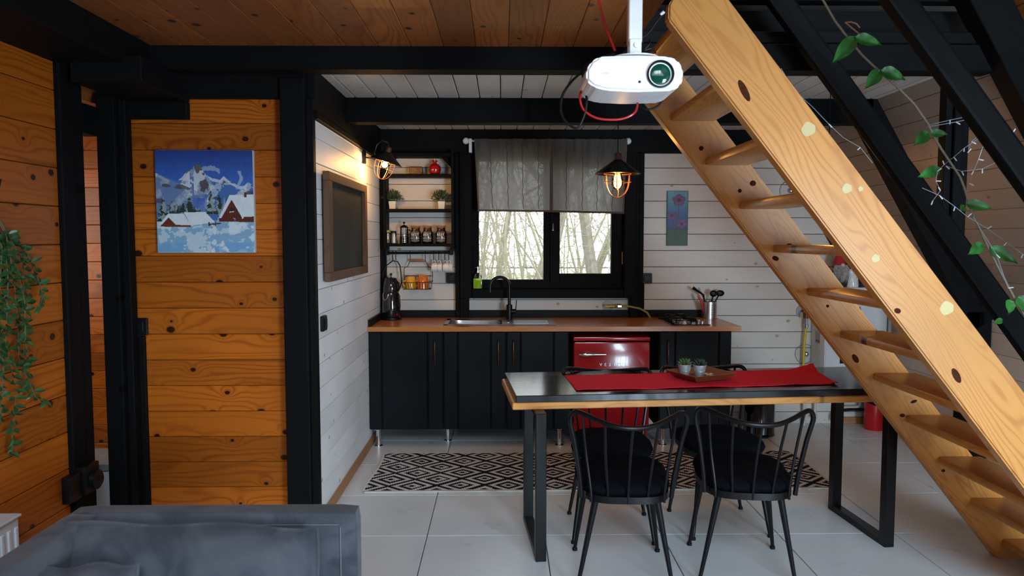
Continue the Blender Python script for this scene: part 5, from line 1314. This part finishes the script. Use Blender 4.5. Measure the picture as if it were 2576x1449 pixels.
# ------------------------------------------------------------------ right back corner
bx0 = 2.53; BX = thing('water_heater', 'white wall hung water heater in the right back corner', 'water heater', (bx0, 5.72, .35))
bw_ = 3.02-bx0
MB().box((0, 0, 0), (bw_, .255, .79), .010).build('casing', WHEN, BX)
MB().box((.006, -.004, .006), (bw_-.006, .004, .784), .004).build('front_panel', WHEN, BX)
d0 = at(2112, 900, Y=5.72); MB().box((d0.x-bx0, -.007, d0.z-.35-.045), (d0.x-bx0+.13, -.003, d0.z-.35), .002).build('display', GLOB, BX)
e0 = at(2156, 776, Y=5.72); text('EZA', .034, MATB, BX, Matrix.Translation((e0.x-bx0, -.0045, e0.z-.35)) @ FRONT, bold=.0008)
s0 = at(2199, 833, Y=5.72); MB().tube([(s0.x-bx0+.021*math.cos(k*.3927), -.005, s0.z-.35+.021*math.sin(k*.3927)) for k in range(16)], .0022, 5, closed=True).build('round_sticker', plain('blue_ring', (.04, .16, .30), .5), BX)
MB().box((s0.x-bx0-.012, -.0055, s0.z-.35-.004), (s0.x-bx0+.012, -.0045, s0.z-.35+.004)).build('sticker_text', plain('sticker_grey', (.2, .3, .4), .5), BX, smooth=False)
l0 = at(2068, 850, X=bx0); st_ = MB().box((-.0012, .08, l0.z-.35-.055), (0, .17, l0.z-.35+.045)).build('label_sticker', plain('label_grey', (.40, .41, .42), .6), BX, smooth=False)
bc = MB()
for k in range(9): bc.box((-.0018, .09+k*.008, l0.z-.35-.045), (-.0012, .093+k*.008, l0.z-.35-.025))
bc.build('barcode', MATB, BX, smooth=False)
TZ = 1.141
# gnomes
g0 = at(2108, 725, Y=5.82); GN = thing('gnome_figure', 'bearded gnome figure with a red hat on the water heater', 'figurine', (g0.x, 5.80, TZ))
MB().lathe([(.058, 0), (.066, .03), (.060, .10), (.045, .16), (.03, .19)], seg=20).build('body', plain('dark_felt', (.02, .022, .024), .95), GN)
MB().lathe([(.046, .175), (.044, .20), (.030, .25), (.012, .31), (.003, .34)], seg=18).build('hat', plain('red_felt', (.38, .012, .02), .9), GN)
MB().sphere((0, -.052, .172), .017).build('nose', FLESH, GN)
bd = MB(); r6 = random.Random(2)
for k in range(170):
    a_ = r6.uniform(-1.25, 1.25); x = .05*math.sin(a_); y = -.055*math.cos(a_); L_ = r6.uniform(.07, .13)*(.55+.45*math.cos(a_))
    z_ = .165+r6.uniform(-.02, .01); bd.tube([(x, y, z_), (x*1.25+r6.uniform(-.008, .008), y*1.2-.006, z_-L_*.5), (x*1.1+r6.uniform(-.012, .012), y*1.15-.004, z_-L_)], [.0035, .003, .001], 4)
tag(bd.build('beard', BEARD, GN), kind='stuff')
g1 = at(2137, 724, Y=5.80); PN = thing('bird_figurine', 'white ceramic bird figurine beside the red hatted gnome', 'figurine', (g1.x+.005, 5.77, TZ))
MB().lathe([(.046, 0), (.048, .01), (.046, .05), (.038, .085), (.026, .105)], seg=20).sphere((-.012, -.004, .115), .030).build('body', WHCE, PN)
MB().lathe([(.011, 0), (.002, .03)], (-.035, -.012, .112), 10, Matrix.Rotation(math.radians(-100), 3, 'Y')).build('beak', REDG, PN); MB().sphere((.018, -.040, .065), .010).build('knob', WHCE, PN)
g2 = at(2175, 726, Y=5.80); DG = thing('dark_gnome_figure', 'dark furry figure mostly hidden behind the staircase', 'figurine', (g2.x, 5.80, TZ))
MB().lathe([(.050, 0), (.052, .04), (.035, .09), (.010, .13)], seg=18).build('body', plain('dark_fur', (.03, .028, .026), .95), DG)
df = MB()
for k in range(120): a_ = r6.uniform(0, 6.28); z_ = r6.uniform(.02, .11); R = .052*(1-z_/.16); df.tube([(R*math.cos(a_), R*math.sin(a_), z_), (R*1.3*math.cos(a_), R*1.3*math.sin(a_), z_-.02)], [.002, .0007], 4)
tag(df.build('fur', BEARD, DG), kind='stuff')
# gas tap and yellow hose on the back wall
v0 = at(2022, 783, Y=5.97); GT = thing('gas_valve', 'gas tap with a long yellow hose on the back wall beside the stairs', 'gas valve', (v0.x-.01, 5.978, v0.z))
MB().lathe([(.052, 0), (.052, .008), (.02, .010)], seg=20, M=MY).build('wall_plate', GREYP, GT)
MB().bar((0, 0, 0), (.0, -.06, 0), .015).bar((.012, -.055, .01), (.012, -.055, -.055), .017).build('valve_body', plain('rusty_brass', (.13, .04, .03), .4, metal=.5), GT)
MB().box((-.028, -.062, -.055), (-.020, -.054, .0), .002).build('lever', YELW, GT)
MB().lathe([(.014, 0), (.014, -.045), (.018, -.047), (.018, -.075), (.012, -.077)], (.012, -.055, -.055), 10).build('fitting', STEEL, GT)
MB().tube([(.012, -.055, -.125), (.006, -.055, -.20), (.0, -.055, -.30), (.0, -.052, -.42), (.0, -.052, -.62)], .0105, 10).build('hose', YELW, GT)
for px, py, lab, sz in ((1986, 480, 'round clear glass vent cover on the back wall, upper one beside the stairs', .080), (2024, 890, 'round clear glass vent cover on the back wall, lower one by the yellow hose', .080)):
    c = at(px, py, Y=5.975); T = thing('glass_vent_cover', lab, 'vent cover', (c.x, 5.978, c.z), group='round glass vent covers')
    MB().lathe([(sz, 0), (sz, .010), (sz*.94, .014)], seg=32, M=MY, cap=True).build('disc', CLEARG, T)
    MB().tube([(sz*math.cos(k*.1963), -.012, sz*math.sin(k*.1963)) for k in range(32)], .002, 5, closed=True).build('ring', JARG, T)
    MB().sphere((.008, -.02, 0), .022, 1, .7, 1).build('knob', CHROME, T)
pp = thing('heating_pipes', 'white painted heating pipes below the water heater', 'pipes', (2.6, 5.93, 0))
for P, r_ in (([(-.13, 0, 0), (-.13, 0, .33)], .014), ([(-.04, 0, 0), (-.04, 0, .36)], .012), ([(.13, 0, 0), (.13, 0, .12), (.15, 0, .14), (.30, 0, .145), (.33, 0, .16), (.33, 0, .36)], .015), ([(-.02, 0.02, .22), (.28, .02, .22), (.29, .02, .35)], .011)):
    MB().tube(P, r_, 10).build('pipe', PIPEW, pp)
vl = MB()
for x in (-.13, -.04, .13): vl.lathe([(.022, .06), (.022, .085)], (x, 0, 0), 8).bar((x-.035, 0, .072), (x, 0, .072), .007)
vl.build('valve', PIPEW, pp)
q = at(2100, 1058, Y=5.9); cable('black pipe curving along the foot of the back wall', [(2097, 1060, 5.90), (2098, 1045, 5.90), (2108, 1036, 5.9), (2130, 1031, 5.9), (2160, 1030, 5.9), (2190, 1028, 5.9)], .011, MATB, 'pipe')
EX = thing('fire_extinguisher', 'red fire extinguisher standing on the tiles behind the table', 'fire extinguisher', (3.0-.10, 5.72, 0))
EX.location = (2.975, 5.79, 0)
MB().lathe([(.070, 0), (.074, .01), (.074, .30), (.055, .37), (.022, .40), (.022, .42)], seg=24).build('cylinder', REDP, EX); MB().lathe([(.026, .42), (.026, .45)], seg=12).box((-.012, -.09, .45), (.012, .03, .462)).build('valve_head', METB, EX)
b0_ = at(1900, 1085, Z=0); BN = thing('pedal_bin', 'black pedal bin on the tiles at the right end of the cabinets', 'bin', (b0_.x, 5.66, 0))
MB().lathe([(.118, 0), (.122, .01), (.118, .02), (.118, .36), (.122, .37)], seg=28).build('bucket', GLOB, BN); MB().lathe([(.122, .37), (.120, .40), (.08, .425), (.01, .43)], seg=28).build('lid', MATB, BN)
MB().box((-.03, -.16, .012), (.03, -.11, .02), .003).build('pedal', METB, BN)
# hall: low white bin with a grey lid
hb_ = thing('white_bin', 'white bin with a grey lid beyond the narrow doorway', 'bin', (-2.30, 4.18, 0))
MB().box((-.14, -.16, 0), (.14, .16, .24), .02).build('bucket', WHPL, hb_); MB().box((-.145, -.165, .24), (.145, .165, .285), .02).build('lid', GREYP, hb_)
